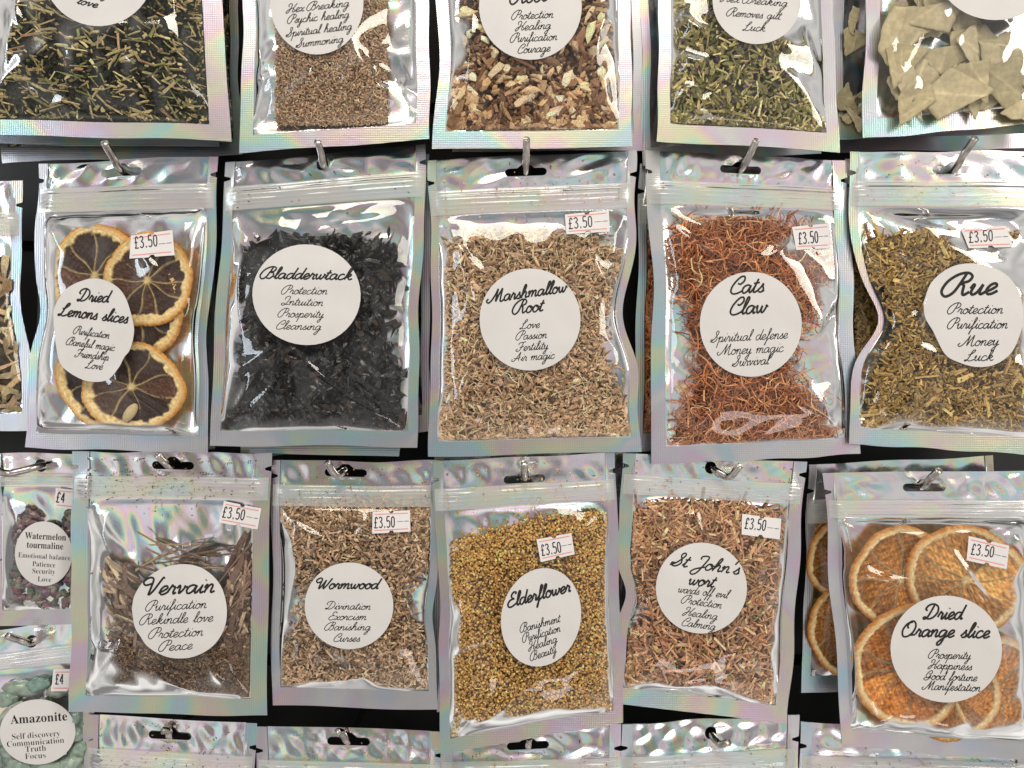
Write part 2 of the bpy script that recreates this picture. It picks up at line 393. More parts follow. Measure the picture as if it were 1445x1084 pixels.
# ------------------------------------------------------------------ the pouch
class Pouch:
    def __init__(s, corners, d=(2, 7), bulge=7.0, seed=1, side=12, bot=24, zip0=50, zip1=84, hole='slot', hole_at=None, dents=(),
                 folds=(), res=4.0, crinkle=1.0, quiet=(), nfold=7, rear=False, edge_c=28.0):
        s.c = np.array(corners, float); s.d0, s.d1 = d[0] * MM, d[1] * MM; s.H = bulge * MM * (.72 if edge_c > 15 else 1); s.rng = np.random.default_rng(seed)
        s.W = (np.linalg.norm(s.c[1] - s.c[0]) + np.linalg.norm(s.c[2] - s.c[3])) / 2
        s.L = (np.linalg.norm(s.c[3] - s.c[0]) + np.linalg.norm(s.c[2] - s.c[1])) / 2
        s.side, s.bot, s.z0, s.z1 = side, bot, zip0, zip1
        s.hole = hole; s.dents = dents; s.res = res; s.quiet = list(quiet); s.rear = rear
        s.hole_at = hole_at; s.ec = edge_c
        r = s.rng
        s.low = waves(r, 5, 60, 130); s.mid = waves(r, 5, 32, 70); s.hd = waves(r, 5, 24, 60); s.fb = waves(r, 6, 40, 110); s.fh = waves(r, 6, 30, 110); s.rg = waves(r, 4, 60, 150); s.rg2 = waves(r, 4, 34, 80)
        s.edge = [waves(r, 3, 90, 260) for _ in range(4)]
        s.crk = crinkle
        s.folds = []
        W, L = s.W, s.L
        for k in range(nfold):     # creases that fan out of the four window corners, and a few free ones
            cx, cy = [(side, zip1), (W - side, zip1), (side, L - bot), (W - side, L - bot)][k % 4]
            ln = r.uniform(.22, .55) * W; tgt = math.atan2(L * .55 - cy, W / 2 - cx) + r.uniform(-.65, .65)
            s.folds.append((cx, cy, cx + ln * math.cos(tgt), cy + ln * math.sin(tgt), r.uniform(.5, 1.3) * crinkle, r.uniform(4, 10), r.uniform(10, 26)))
        for k in range(nfold // 2):
            cx, cy = r.uniform(side, W - side), r.uniform(zip1, L - bot); ln = r.uniform(40, 110); th = r.uniform(0, 6.28)
            s.folds.append((cx, cy, cx + ln * math.cos(th), cy + ln * math.sin(th), r.uniform(.3, .8) * crinkle, r.uniform(3, 7), r.uniform(8, 20)))
        # taut film: a softened polyhedron of flat facets that meet in creases
        nf = 18; fx = r.uniform(side, W - side, nf); fy = r.uniform(zip1, L - bot, nf); a, b = W * .55, (L - zip1 - bot) * .62; cx, cy = W / 2, (L - bot + zip1) / 2
        dome = 2.4 * (1 - ((fx - cx) / a) ** 2 - ((fy - cy) / b) ** 2)
        gx = -4.8 * (fx - cx) / a ** 2 + r.normal(0, .026, nf) * crinkle; gy = -4.8 * (fy - cy) / b ** 2 + r.normal(0, .026, nf) * crinkle
        s.fac = (fx, fy, dome, gx, gy); s.fac0 = 0.0
        X, Y = np.meshgrid(np.linspace(side, W - side, 20), np.linspace(zip1, L - bot, 24)); s.fac0 = float(np.percentile(s.facets(X, Y), 8))
        s.extra = folds
        s.extra_local = None

    # s,t in 0..1 -> photo pixel
    def pix(s, u, t):
        c = s.c
        top = c[0] + (c[1] - c[0]) * u[..., None]; bo = c[3] + (c[2] - c[3]) * u[..., None]
        p = top + (bo - top) * t[..., None]
        y = t * s.L; x = u * s.W
        el = s.edge[0](y * 0, y) * 1.6; er = s.edge[1](y * 0, y) * 1.6; et = s.edge[2](x, x * 0) * 1.3; eb = s.edge[3](x, x * 0) * 1.5
        dx = el * np.exp(-x / 60) + er * np.exp(-(s.W - x) / 60)
        dy = et * np.exp(-y / 40) + eb * np.exp(-(s.L - y) / 40)
        for sd, t0, amt, hw in s.dents:
            g = amt * np.exp(-((y - t0 * s.L) / hw) ** 2)
            if sd == 'l': dx = dx + g * np.exp(-np.abs(x) / (45 + 1.3 * amt))
            elif sd == 'r': dx = dx - g * np.exp(-np.abs(s.W - x) / (45 + 1.3 * amt))
            elif sd == 't': dy = dy + amt * np.exp(-((x - t0 * s.W) / hw) ** 2) * np.exp(-y / 45)
        p = p.copy(); p[..., 0] += dx; p[..., 1] += dy
        return p

    def inv(s, px, py):
        u = (px - s.c[0, 0]) / s.W; t = (py - s.c[0, 1]) / s.L
        ex = (s.c[1] - s.c[0] + s.c[2] - s.c[3]) / 2; ey = (s.c[3] - s.c[0] + s.c[2] - s.c[1]) / 2
        J = np.linalg.inv(np.array([[ex[0], ey[0]], [ex[1], ey[1]]]))
        for _ in range(9):
            q = s.pix(u, t); rx = px - q[..., 0]; ry = py - q[..., 1]
            u = u + .9 * (J[0, 0] * rx + J[0, 1] * ry); t = t + .9 * (J[1, 0] * rx + J[1, 1] * ry); u = np.clip(u, -.25, 1.25); t = np.clip(t, -.25, 1.25)
        return u, t

    def inv_h(s, px, py, off=0.0, crinkle=True):
        """local coordinates of the film point that is seen at photo pixel (px, py)"""
        u, t = s.inv(px, py)
        for _ in range(3):
            h = s.film_h(u * s.W, t * s.L, crinkle) + off; d = s.d0 + (s.d1 - s.d0) * t
            k = (DIST - d - h) / (DIST - d)
            u, t = s.inv(722.5 + (px - 722.5) * k, 542 + (py - 542) * k)
        return u, t

    def prof(s, x, y, c=None):
        c = c or s.ec
        e = lambda d, k: 1 - np.exp(-np.clip(d, 0, None) / k)
        return e(x - s.side, c) * e(s.W - s.side - x, c) * e(s.L - s.bot - y, c) * e(y - s.z1, c * (1.3 if c > 15 else .9)) 

    def facets(s, x, y):
        T = .05; fx, fy, d, gx, gy = s.fac; out = 0.0; m = None
        pl = [d[i] + gx[i] * (x - fx[i]) + gy[i] * (y - fy[i]) for i in range(len(fx))]
        m = pl[0]
        for q in pl[1:]: m = np.minimum(m, q)
        for q in pl: out = out + np.exp(-(q - m) / T)
        return m - T * np.log(out) - s.fac0

    def smooth_h(s, x, y):
        p = s.prof(x, y)
        return p * np.clip(s.facets(x, y), -.8, 3.6) * MM * (1 if s.ec > 15 else .5) + s.H * p * (.62 + .10 * np.sin(np.clip((y - s.z1) / (s.L - s.bot - s.z1), 0, 1) * 2.6)) + p * s.low(x, y) * .25 * MM

    def quiet_mask(s, x, y):
        m = np.ones_like(x)
        if s.quiet:
            P = s.pix(x / s.W, y / s.L)
            for cx, cy, rx, ry in s.quiet:
                q = np.hypot((P[..., 0] - cx) / rx, (P[..., 1] - cy) / ry); m = m * sstep(q, .98, 1.3)
        return m

    def _fold(s, x, y, f):
        x0, y0, x1, y1, A, w1, w2 = f
        dx, dy = x1 - x0, y1 - y0; ln = math.hypot(dx, dy) + 1e-6
        tt = ((x - x0) * dx + (y - y0) * dy) / ln / ln; dd = ((x - x0) * -dy + (y - y0) * dx) / ln
        dd = dd - 7 * np.sin(tt * 3.1)
        env = np.where((tt > 0) & (tt < 1), np.sin(np.clip(tt, 0, 1) * math.pi) ** .8, 0)
        r = np.where(dd > 0, np.exp(-(dd / w2) ** 1.3 if False else -np.abs(dd) / w2), np.exp(-np.abs(dd) / w1))
        return A * MM * env * r

    def film_h(s, x, y, crinkle=True):
        p = s.prof(x, y); h = s.smooth_h(x, y)
        edge = sstep(p, .05, .5)
        if crinkle:
            q = s.quiet_mask(x, y)
            k = np.zeros_like(x)
            for f in s.folds: k = k + s._fold(x, y, f)
            if s.extra and s.extra_local is None:
                s.extra_local = []
                for f in s.extra:
                    uu, tt = s.inv(np.array([f[0], f[2]], float), np.array([f[1], f[3]], float))
                    s.extra_local.append((uu[0] * s.W, tt[0] * s.L, uu[1] * s.W, tt[1] * s.L, f[4], f[5], f[6]))
            for f in (s.extra_local or ()): k = k + s._fold(x, y, f)
            k = k + s.mid(x, y) * .13 * MM * s.crk
            h = h + k * q * edge
        # header and zip
        hm = sstep(y, 2, 10) * (1 - sstep(y, s.z0 - 9, s.z0 + 2)) * sstep(x, s.side - 2, s.side + 12) * sstep(s.W - x, s.side - 2, s.side + 12)
        h = h + hm * (.9 + .22 * s.hd(x, y * .45) - .35 * np.abs(s.rg2(x, y))) * MM
        zz = np.exp(-((y - (s.z0 + s.z1) / 2) / 15.0) ** 2) * sstep(x, 6, 20) * sstep(s.W - x, 6, 20)
        return h + .5 * MM + zz * 1.2 * MM + .5 * MM * sstep(p, .0, .12)

    def foil_h(s, x, y):
        p = s.prof(x, y, 24)
        hm = sstep(y, 2, 10) * (1 - sstep(y, s.z0 - 9, s.z0 + 2)) * sstep(x, s.side, s.side + 12) * sstep(s.W - x, s.side, s.side + 12)
        k = sum(s._fold(x, y, f) for f in s.folds) if s.folds else 0
        return -(.10 if s.ec > 15 else .24) * s.H * p + p * (s.fb(x, y) * .35 - .75 * np.abs(s.rg(x, y)) - .4 * np.abs(s.rg2(x, y))) * MM - k * .8 * sstep(p, .05, .5) - .6 * MM * sstep(p, .0, .2) + hm * (s.fh(x, y) * .22 + .26 - .42 * np.abs(s.rg2(x, y))) * MM

    def world(s, u, t, h):
        p = s.pix(u, t); d = s.d0 + (s.d1 - s.d0) * t
        wv = p2w(p[..., 0], p[..., 1], d); wv[..., 1] -= h
        return wv

    def surf(s, px, py, off, crinkle=True):
        u, t = s.inv_h(px, py, off, crinkle); return s.world(u, t, s.film_h(u * s.W, t * s.L, crinkle) + off)

    def grid_h(s, x, y):
        """film height looked up from a cached grid"""
        if not hasattr(s, '_g'):
            gx = np.arange(0, s.W + 3, 3.0); gy = np.arange(0, s.L + 3, 3.0); X, Y = np.meshgrid(gx, gy); s._g = s.film_h(X, Y)
        i = np.clip(x / 3.0, 0, s._g.shape[1] - 1.001); j = np.clip(y / 3.0, 0, s._g.shape[0] - 1.001)
        a = i.astype(int); b = j.astype(int); fx = i - a; fy = j - b; g = s._g
        return g[b, a] * (1 - fx) * (1 - fy) + g[b, a + 1] * fx * (1 - fy) + g[b + 1, a] * (1 - fx) * fy + g[b + 1, a + 1] * fx * fy

    def header2d(s, res, y1):
        """triangulated header sheet in local px with the hang hole and the tear notches cut out"""
        W = s.W; ny = s.z0 - 12
        out = [(0, 0)]
        nx = max(6, int(W / res))
        out += [(W * i / nx, 0) for i in range(1, nx)] + [(W, 0)]
        k = max(2, int((ny - 4) / res)); out += [(W, (ny - 4) * i / k) for i in range(1, k + 1)]
        out += [(W - 9, ny - 1.5), (W - 9, ny + 1.5), (W, ny + 4)]
        k = max(2, int((y1 - ny - 4) / res)); out += [(W, ny + 4 + (y1 - ny - 4) * i / k) for i in range(1, k + 1)]
        out += [(W - W * i / nx, y1) for i in range(1, nx)] + [(0, y1)]
        out += [(0, y1 - (y1 - ny - 4) * i / k) for i in range(1, k + 1)]
        out += [(9, ny + 1.5), (9, ny - 1.5), (0, ny - 4)]
        k = max(2, int((ny - 4) / res)); out += [(0, (ny - 4) * (1 - i / k)) for i in range(1, k)]
        if s.hole_at is not None:
            uu, tt = s.inv(np.array([s.hole_at[0]], float), np.array([s.hole_at[1]], float)); hx, hy = uu[0] * W, tt[0] * s.L
        else: hx, hy = W * .5, s.z0 * .56
        s.hxy = (hx, hy)
        if s.hole == 'slot':
            hl = []
            for a in np.linspace(-90, 90, 9): hl.append((hx + 24 + 5.6 * math.cos(math.radians(a)), hy + 5.6 * math.sin(math.radians(a))))
            for a in np.linspace(90, 270, 9): hl.append((hx - 24 + 5.6 * math.cos(math.radians(a)), hy + 5.6 * math.sin(math.radians(a))))
            hl += [(hx - 12, hy - 5.6), (hx - 8, hy - 9), (hx - 4, hy - 12), (hx + 4, hy - 12), (hx + 8, hy - 9), (hx + 12, hy - 5.6)]
        else:
            hl = [(hx + 8.5 * math.cos(a), hy + 9 * math.sin(a)) for a in np.linspace(0, 2 * math.pi, 20, endpoint=False)]
        pts = list(out) + list(hl); no, nh = len(out), len(hl)
        edges = [(i, (i + 1) % no) for i in range(no)] + [(no + i, no + (i + 1) % nh) for i in range(nh)]
        for sx in (s.side, W - s.side):
            b = len(pts); pts += [(sx, 0.01), (sx, y1 - .01)]; edges.append((b, b + 1))
        gx = np.arange(res, W - res * .6, res); gy = np.arange(res, y1 - res * .6, res)
        X, Y = np.meshgrid(gx, gy); X = X.ravel(); Y = Y.ravel()
        hole = np.array(hl)
        near = np.min(np.hypot(X[:, None] - hole[None, :, 0], Y[:, None] - hole[None, :, 1]), axis=1) < res * .5
        keep = ~near & ~in_poly(X, Y, hl) & in_poly(X, Y, out)
        pts += list(zip(X[keep], Y[keep]))
        v, _e, f, *_ = delaunay_2d_cdt([Vector(p) for p in pts], edges, [], 0, 1e-4)
        v = np.array([(a.x, a.y) for a in v]); f = np.array([list(t) for t in f if len(t) == 3])
        cen = v[f].mean(axis=1)
        ok = in_poly(cen[:, 0], cen[:, 1], out) & ~in_poly(cen[:, 0], cen[:, 1], hl)
        return v, f[ok], cen[ok]

    def build(s, name, label, cat='pouch', group=None, foil=None):
        W, L = s.W, s.L; y1 = s.z0 + 6
        hv, hf, hc = s.header2d(s.res, y1)
        hw = s.world(np.array([s.hxy[0] / W]), np.array([s.hxy[1] / L]), 0)[0]
        s.root = tag(empty(name, hw), label, cat, group)
        s.loc = hw
        # back foil: header + body
        rb = s.res
        nx, ny = int(W / rb) + 2, int((L - y1) / rb) + 2
        X, Y = np.meshgrid(np.linspace(0, W, nx), np.linspace(y1, L, ny))
        bv = np.vstack([s.world(hv[:, 0] / W, hv[:, 1] / L, s.foil_h(hv[:, 0], hv[:, 1])),
                        s.world(X.ravel() / W, Y.ravel() / L, s.foil_h(X.ravel(), Y.ravel()))])
        mesh_obj('back_foil', bv, [hf, grid_faces(ny, nx) + len(hv)], M_FOIL, s.root, s.loc)
        # front film: header between the seals + window
        inn = (hc[:, 0] > s.side) & (hc[:, 0] < W - s.side)
        xs = np.linspace(s.side, W - s.side, int((W - 2 * s.side) / s.res) + 2); ys = np.linspace(y1, L - s.bot, int((L - s.bot - y1) / s.res) + 2)
        X, Y = np.meshgrid(xs, ys); hh = s.film_h(hv[:, 0], hv[:, 1])
        fv = np.vstack([s.world(hv[:, 0] / W, hv[:, 1] / L, hh), s.world(X.ravel() / W, Y.ravel() / L, s.film_h(X.ravel(), Y.ravel()))])
        ff = [hf[inn], grid_faces(len(ys), len(xs)) + len(hv)]
        fv, ff = compact(fv, ff)
        mesh_obj('front_film', fv, ff, M_FILM, s.root, s.loc)
        # heat seal: header side strips + U round the window
        V = [s.world(hv[:, 0] / W, hv[:, 1] / L, s.film_h(hv[:, 0], hv[:, 1]))]; F = [hf[~inn]]; off = len(hv)
        n1 = int((L - y1) / s.res) + 2
        for a, b in ((0, s.side), (W - s.side, W)):
            X, Y = np.meshgrid(np.linspace(a, b, 5), np.linspace(y1, L, n1))
            V.append(s.world(X.ravel() / W, Y.ravel() / L, s.film_h(X.ravel(), Y.ravel()))); F.append(grid_faces(n1, 5) + off); off += X.size
        n2 = int((W - 2 * s.side) / s.res) + 2
        X, Y = np.meshgrid(np.linspace(s.side, W - s.side, n2), np.linspace(L - s.bot, L, 7))
        V.append(s.world(X.ravel() / W, Y.ravel() / L, s.film_h(X.ravel(), Y.ravel()))); F.append(grid_faces(7, n2) + off)
        V, F = compact(np.vstack(V), F)
        mesh_obj('heat_seal', V, F, M_SEAL, s.root, s.loc)
        # zip strip: a ribbed translucent band
        ys = np.linspace(s.z0, s.z1, 34); xs = np.linspace(3, W - 3, int(W / 7))
        X, Y = np.meshgrid(xs, ys); q = (Y - s.z0) / (s.z1 - s.z0)
        rib = sum(a * np.exp(-((q - c) / ww) ** 2) for c, ww, a in ((.10, .035, .5), (.27, .05, .9), (.40, .04, .7), (.62, .05, .8), (.76, .04, .6), (.95, .03, .35)))
        wob = s.hd(X * .5, Y * 0) * .25
        zh = s.film_h(X, Y) + (.35 + rib * .42 + wob * rib) * MM * sstep(X, 3, 22) * sstep(W - X, 3, 22) + .18 * MM
        mesh_obj('zip_strip', s.world(X.ravel() / W, Y.ravel() / L, zh.ravel()), grid_faces(len(ys), len(xs)), M_ZIP, s.root, s.loc)
        return s

    def label(s, outline, lines=None):
        """round paper label that lies on the film; outline = photo pixel points, smoothed"""
        o = np.array(outline, float)
        if len(o) < 24: o = catmull(np.vstack([o, o[:1]]), 8)[:-1]
        c = o.mean(axis=0); n = len(o); nr = 10
        rr = np.linspace(0, 1, nr + 1)[1:]
        P = c + (o - c)[None] * rr[:, None, None]
        V = np.vstack([c[None], P.reshape(-1, 2)])
        off = .14 * MM
        wv = s.surf(V[:, 0], V[:, 1], off)
        i = np.arange(n); tri = np.stack([np.zeros(n, int), 1 + i, 1 + (i + 1) % n], 1)
        q = []
        for k in range(nr - 1):
            a = 1 + k * n; q.append(np.stack([a + i, a + n + i, a + n + (i + 1) % n, a + (i + 1) % n], 1))
        # turned-down rim gives the paper its thickness
        rim = s.surf(o[:, 0], o[:, 1], .02 * MM); base = len(V); wv = np.vstack([wv, wv[1 + (nr - 1) * n:1 + nr * n], rim])
        q.append(np.stack([base + i, base + n + i, base + n + (i + 1) % n, base + (i + 1) % n], 1))
        lo = mesh_obj('round_label', wv, [tri, np.vstack(q)], M_PAPER, s.root, s.loc)
        if lines:
            v, q, t = text_mesh2d(lines)
            lt = mesh_obj('lettering', s.surf(v[:, 0], v[:, 1], off + .07 * MM), [q, t], M_INK, None, s.loc)
            lt.location = (0, 0, 0); lt.parent = lo
        return lo

    def price(s, quad, text, tx, red=True, dash=True):
        """price sticker with wavy-cut notches, red rules and a printed price"""
        a, b, c, d = np.array(quad, float)
        n = 14
        us = np.linspace(0, 1, 2 * n + 1); top = a + (b - a) * us[:, None]; bo = d + (c - d) * us[:, None]
        nt_ = (np.abs(us - .5) < .05) * 1.0
        dn = (d - a) / np.linalg.norm(d - a)
        top = top + nt_[:, None] * dn * 3; bo = bo - nt_[:, None] * dn * 3
        rows = np.linspace(0, 1, 8); P = top[None] + (bo - top)[None] * rows[:, None, None]
        off = .2 * MM
        # a stiff little label: fitted to the film as one gently curved sheet
        u, t = s.inv_h(P[..., 0].ravel(), P[..., 1].ravel()); h = s.film_h(u * s.W, t * s.L)
        A = np.stack([np.ones_like(u), u, t, u * u, t * t, u * t], 1); cf, *_ = np.linalg.lstsq(A, h, rcond=None)
        lift = max(0, np.max(h - A @ cf)) * .8

        def on(v, o2):
            uu, tt = s.inv_h(v[:, 0], v[:, 1]); B = np.stack([np.ones_like(uu), uu, tt, uu * uu, tt * tt, uu * tt], 1)
            return s.world(uu, tt, B @ cf + lift + o2)
        po = mesh_obj('price_sticker', on(P.reshape(-1, 2), off), grid_faces(8, 2 * n + 1), M_STICK, s.root, s.loc)
        xl, yl, xr, yr, hgt = tx
        v, q, t = text_mesh2d([(text, xl, yl, xr, yr, hgt / 2, 1.55, 'price')])
        lt = mesh_obj('lettering', on(v, off + .08 * MM), [q], M_INK, None, s.loc); lt.location = (0, 0, 0); lt.parent = po
        if red or dash:
            V, F, o_ = [], [], 0
            def bar(p0, p1, wd):
                nonlocal o_
                v, f = ribbon(np.linspace(p0, p1, 6), wd); V.append(v); F.append(f + o_); o_ += len(v)
            if red:
                for k in (.13, .86):
                    l = a + (d - a) * k; r = b + (c - b) * k; bar(l + (r - l) * .06, l + (r - l) * .94, 1.3)
                rl = mesh_obj('border_line', on(np.vstack(V), off + .06 * MM), [np.vstack(F)], M_RED, None, s.loc); rl.location = (0, 0, 0); rl.parent = po
            if dash:
                V, F, o_ = [], [], 0
                l = a + (d - a) * .5; r = b + (c - b) * .5
                bar(l + (r - l) * .66, l + (r - l) * .82, .7); bar(l + (r - l) * .85, l + (r - l) * .96, .9)
                rl = mesh_obj('printed_dash', on(np.vstack(V), off + .07 * MM), [np.vstack(F)], M_INK2, None, s.loc); rl.location = (0, 0, 0); rl.parent = po
        return po


def compact(v, faces):
    used = np.unique(np.concatenate([f.ravel() for f in faces if len(f)])); m = np.full(len(v), -1); m[used] = np.arange(len(used))
    return v[used], [m[f] for f in faces if len(f)]


def ell(cx, cy, rx, ry, rot=0, n=48, flat=()):
    a = np.linspace(0, 2 * math.pi, n, endpoint=False); r = np.ones(n)
    for ang, amt, wd in flat: r -= amt * np.exp(-(((np.degrees(a) - ang + 180) % 360 - 180) / wd) ** 2)
    x = rx * r * np.cos(a); y = ry * r * np.sin(a); c, sn = math.cos(math.radians(rot)), math.sin(math.radians(rot))
    return np.stack([cx + x * c - y * sn, cy + x * sn + y * c], 1)


# ------------------------------------------------------------------ fragments of dried plants
def tmpl_prism(nseg, ns):
    x = np.linspace(-.5, .5, nseg + 1); a = np.linspace(0, 2 * math.pi, ns, endpoint=False) + math.pi / ns
    v = np.array([[xi, .5 * math.cos(b) * 1.414 / (1.414 if ns > 4 else 1), .5 * math.sin(b)] for xi in x for b in a])
    f = []
    for i in range(nseg):
        for j in range(ns): f.append((i * ns + j, i * ns + (j + 1) % ns, (i + 1) * ns + (j + 1) % ns, (i + 1) * ns + j))
    caps = [tuple(range(ns))[::-1], tuple(nseg * ns + j for j in range(ns))]
    return v, np.array(f), np.array(caps)


def tmpl_ico():
    p = (1 + 5 ** .5) / 2
    v = np.array([(-1, p, 0), (1, p, 0), (-1, -p, 0), (1, -p, 0), (0, -1, p), (0, 1, p), (0, -1, -p), (0, 1, -p), (p, 0, -1), (p, 0, 1), (-p, 0, -1), (-p, 0, 1)]) / 3.8
    f = np.array([(0, 11, 5), (0, 5, 1), (0, 1, 7), (0, 7, 10), (0, 10, 11), (1, 5, 9), (5, 11, 4), (11, 10, 2), (10, 7, 6), (7, 1, 8), (3, 9, 4), (3, 4, 2), (3, 2, 6),
                  (3, 6, 8), (3, 8, 9), (4, 9, 5), (2, 4, 11), (6, 2, 10), (8, 6, 7), (9, 8, 1)])
    return v, f


def frag_set(rng, n, kind, size, cols, ang_bias=None, tilt=.35, curl=0.0):
    """n fragments in their own px frame (x right, y towards camera = h, z up): verts (n,V,3), face groups of the template, colours"""
    (l0, l1), (w0, w1), (t0, t1) = size
    Ls = np.exp(rng.uniform(math.log(l0), math.log(l1), n)); Ws = rng.uniform(w0, w1, n); Ts = rng.uniform(t0, t1, n)
    if kind == 'stick': T, f, caps = tmpl_prism(3, 4); fs = [f, caps]
    elif kind == 'grain': T, f, caps = tmpl_prism(1, 4); fs = [f, caps]
    elif kind == 'fibre': T, f, caps = tmpl_prism(9, 3); fs = [f, caps]
    elif kind == 'flake':
        gx, gy = np.meshgrid(np.linspace(-.5, .5, 5), np.linspace(-.5, .5, 3)); T = np.stack([gx.ravel(), gy.ravel(), 0 * gx.ravel()], 1)
        T[:, 1] *= np.sqrt(np.clip(1.08 - (2 * T[:, 0]) ** 2, .08, 1)); fs = [grid_faces(3, 5)]
    else: T, f = tmpl_ico(); fs = [f]
    v = np.repeat(T[None], n, 0).astype(float)
    if kind == 'chip': v += rng.normal(0, .11, v.shape)
    elif kind == 'granule': v += rng.normal(0, .07, v.shape)
    elif kind in ('stick', 'grain'): v[:, :, 1:] *= 1 + rng.normal(0, .18, v[:, :, 1:].shape); v[:, :, 0] += rng.normal(0, .05, v[:, :, 0].shape)
    elif kind == 'flake': v[:, :, :2] += rng.normal(0, .06, v[:, :, :2].shape)
    x = v[:, :, 0].copy()
    v[:, :, 0] *= Ls[:, None]; v[:, :, 1] *= Ws[:, None]; v[:, :, 2] *= Ts[:, None]
    if curl:
        a1 = rng.normal(0, curl, n)[:, None]; a2 = rng.normal(0, curl, n)[:, None]; a3 = rng.normal(0, curl * .6, n)[:, None]
        v[:, :, 1] += Ls[:, None] * (a1 * x * x + a3 * np.sin(7 * x)); v[:, :, 2] += Ls[:, None] * (a2 * x * x * .8)
    if kind == 'flake':
        v[:, :, 2] += Ws[:, None] * rng.normal(0, .5, n)[:, None] * (T[None, :, 1] * 2) ** 2 * .5 + Ls[:, None] * rng.normal(0, .2, n)[:, None] * x * x
    roll = rng.uniform(0, 2 * math.pi, n) if kind != 'flake' else rng.normal(0, .4, n)
    c, s_ = np.cos(roll)[:, None], np.sin(roll)[:, None]; y, z = v[:, :, 1].copy(), v[:, :, 2].copy()
    v[:, :, 1] = y * c - z * s_; v[:, :, 2] = y * s_ + z * c
    th = rng.normal(0, tilt, n); c, s_ = np.cos(th)[:, None], np.sin(th)[:, None]; xx, z = v[:, :, 0].copy(), v[:, :, 2].copy()
    v[:, :, 0] = xx * c - z * s_; v[:, :, 2] = xx * s_ + z * c
    an = rng.uniform(0, math.pi, n) if ang_bias is None else rng.normal(ang_bias[0], ang_bias[1], n)
    c, s_ = np.cos(an)[:, None], np.sin(an)[:, None]; xx, y = v[:, :, 0].copy(), v[:, :, 1].copy()
    v[:, :, 0] = xx * c - y * s_; v[:, :, 1] = xx * s_ + y * c
    out = np.stack([v[:, :, 0], v[:, :, 2], v[:, :, 1]], -1)
    cols = np.asarray(cols, float); pal = cols[:, :3]; wt = cols[:, 3] if cols.shape[1] > 3 else np.ones(len(cols))
    ci = rng.choice(len(pal), n, p=wt / wt.sum()); cc = pal[ci] * np.exp(rng.normal(0, .25, (n, 1))) * (1 + rng.normal(0, .025, (n, 3)))
    cv = np.repeat(cc[:, None], v.shape[1], 1) * np.exp(rng.normal(0, .10, (n, v.shape[1], 1)))
    return out, fs, np.clip(cv, .003, .75)


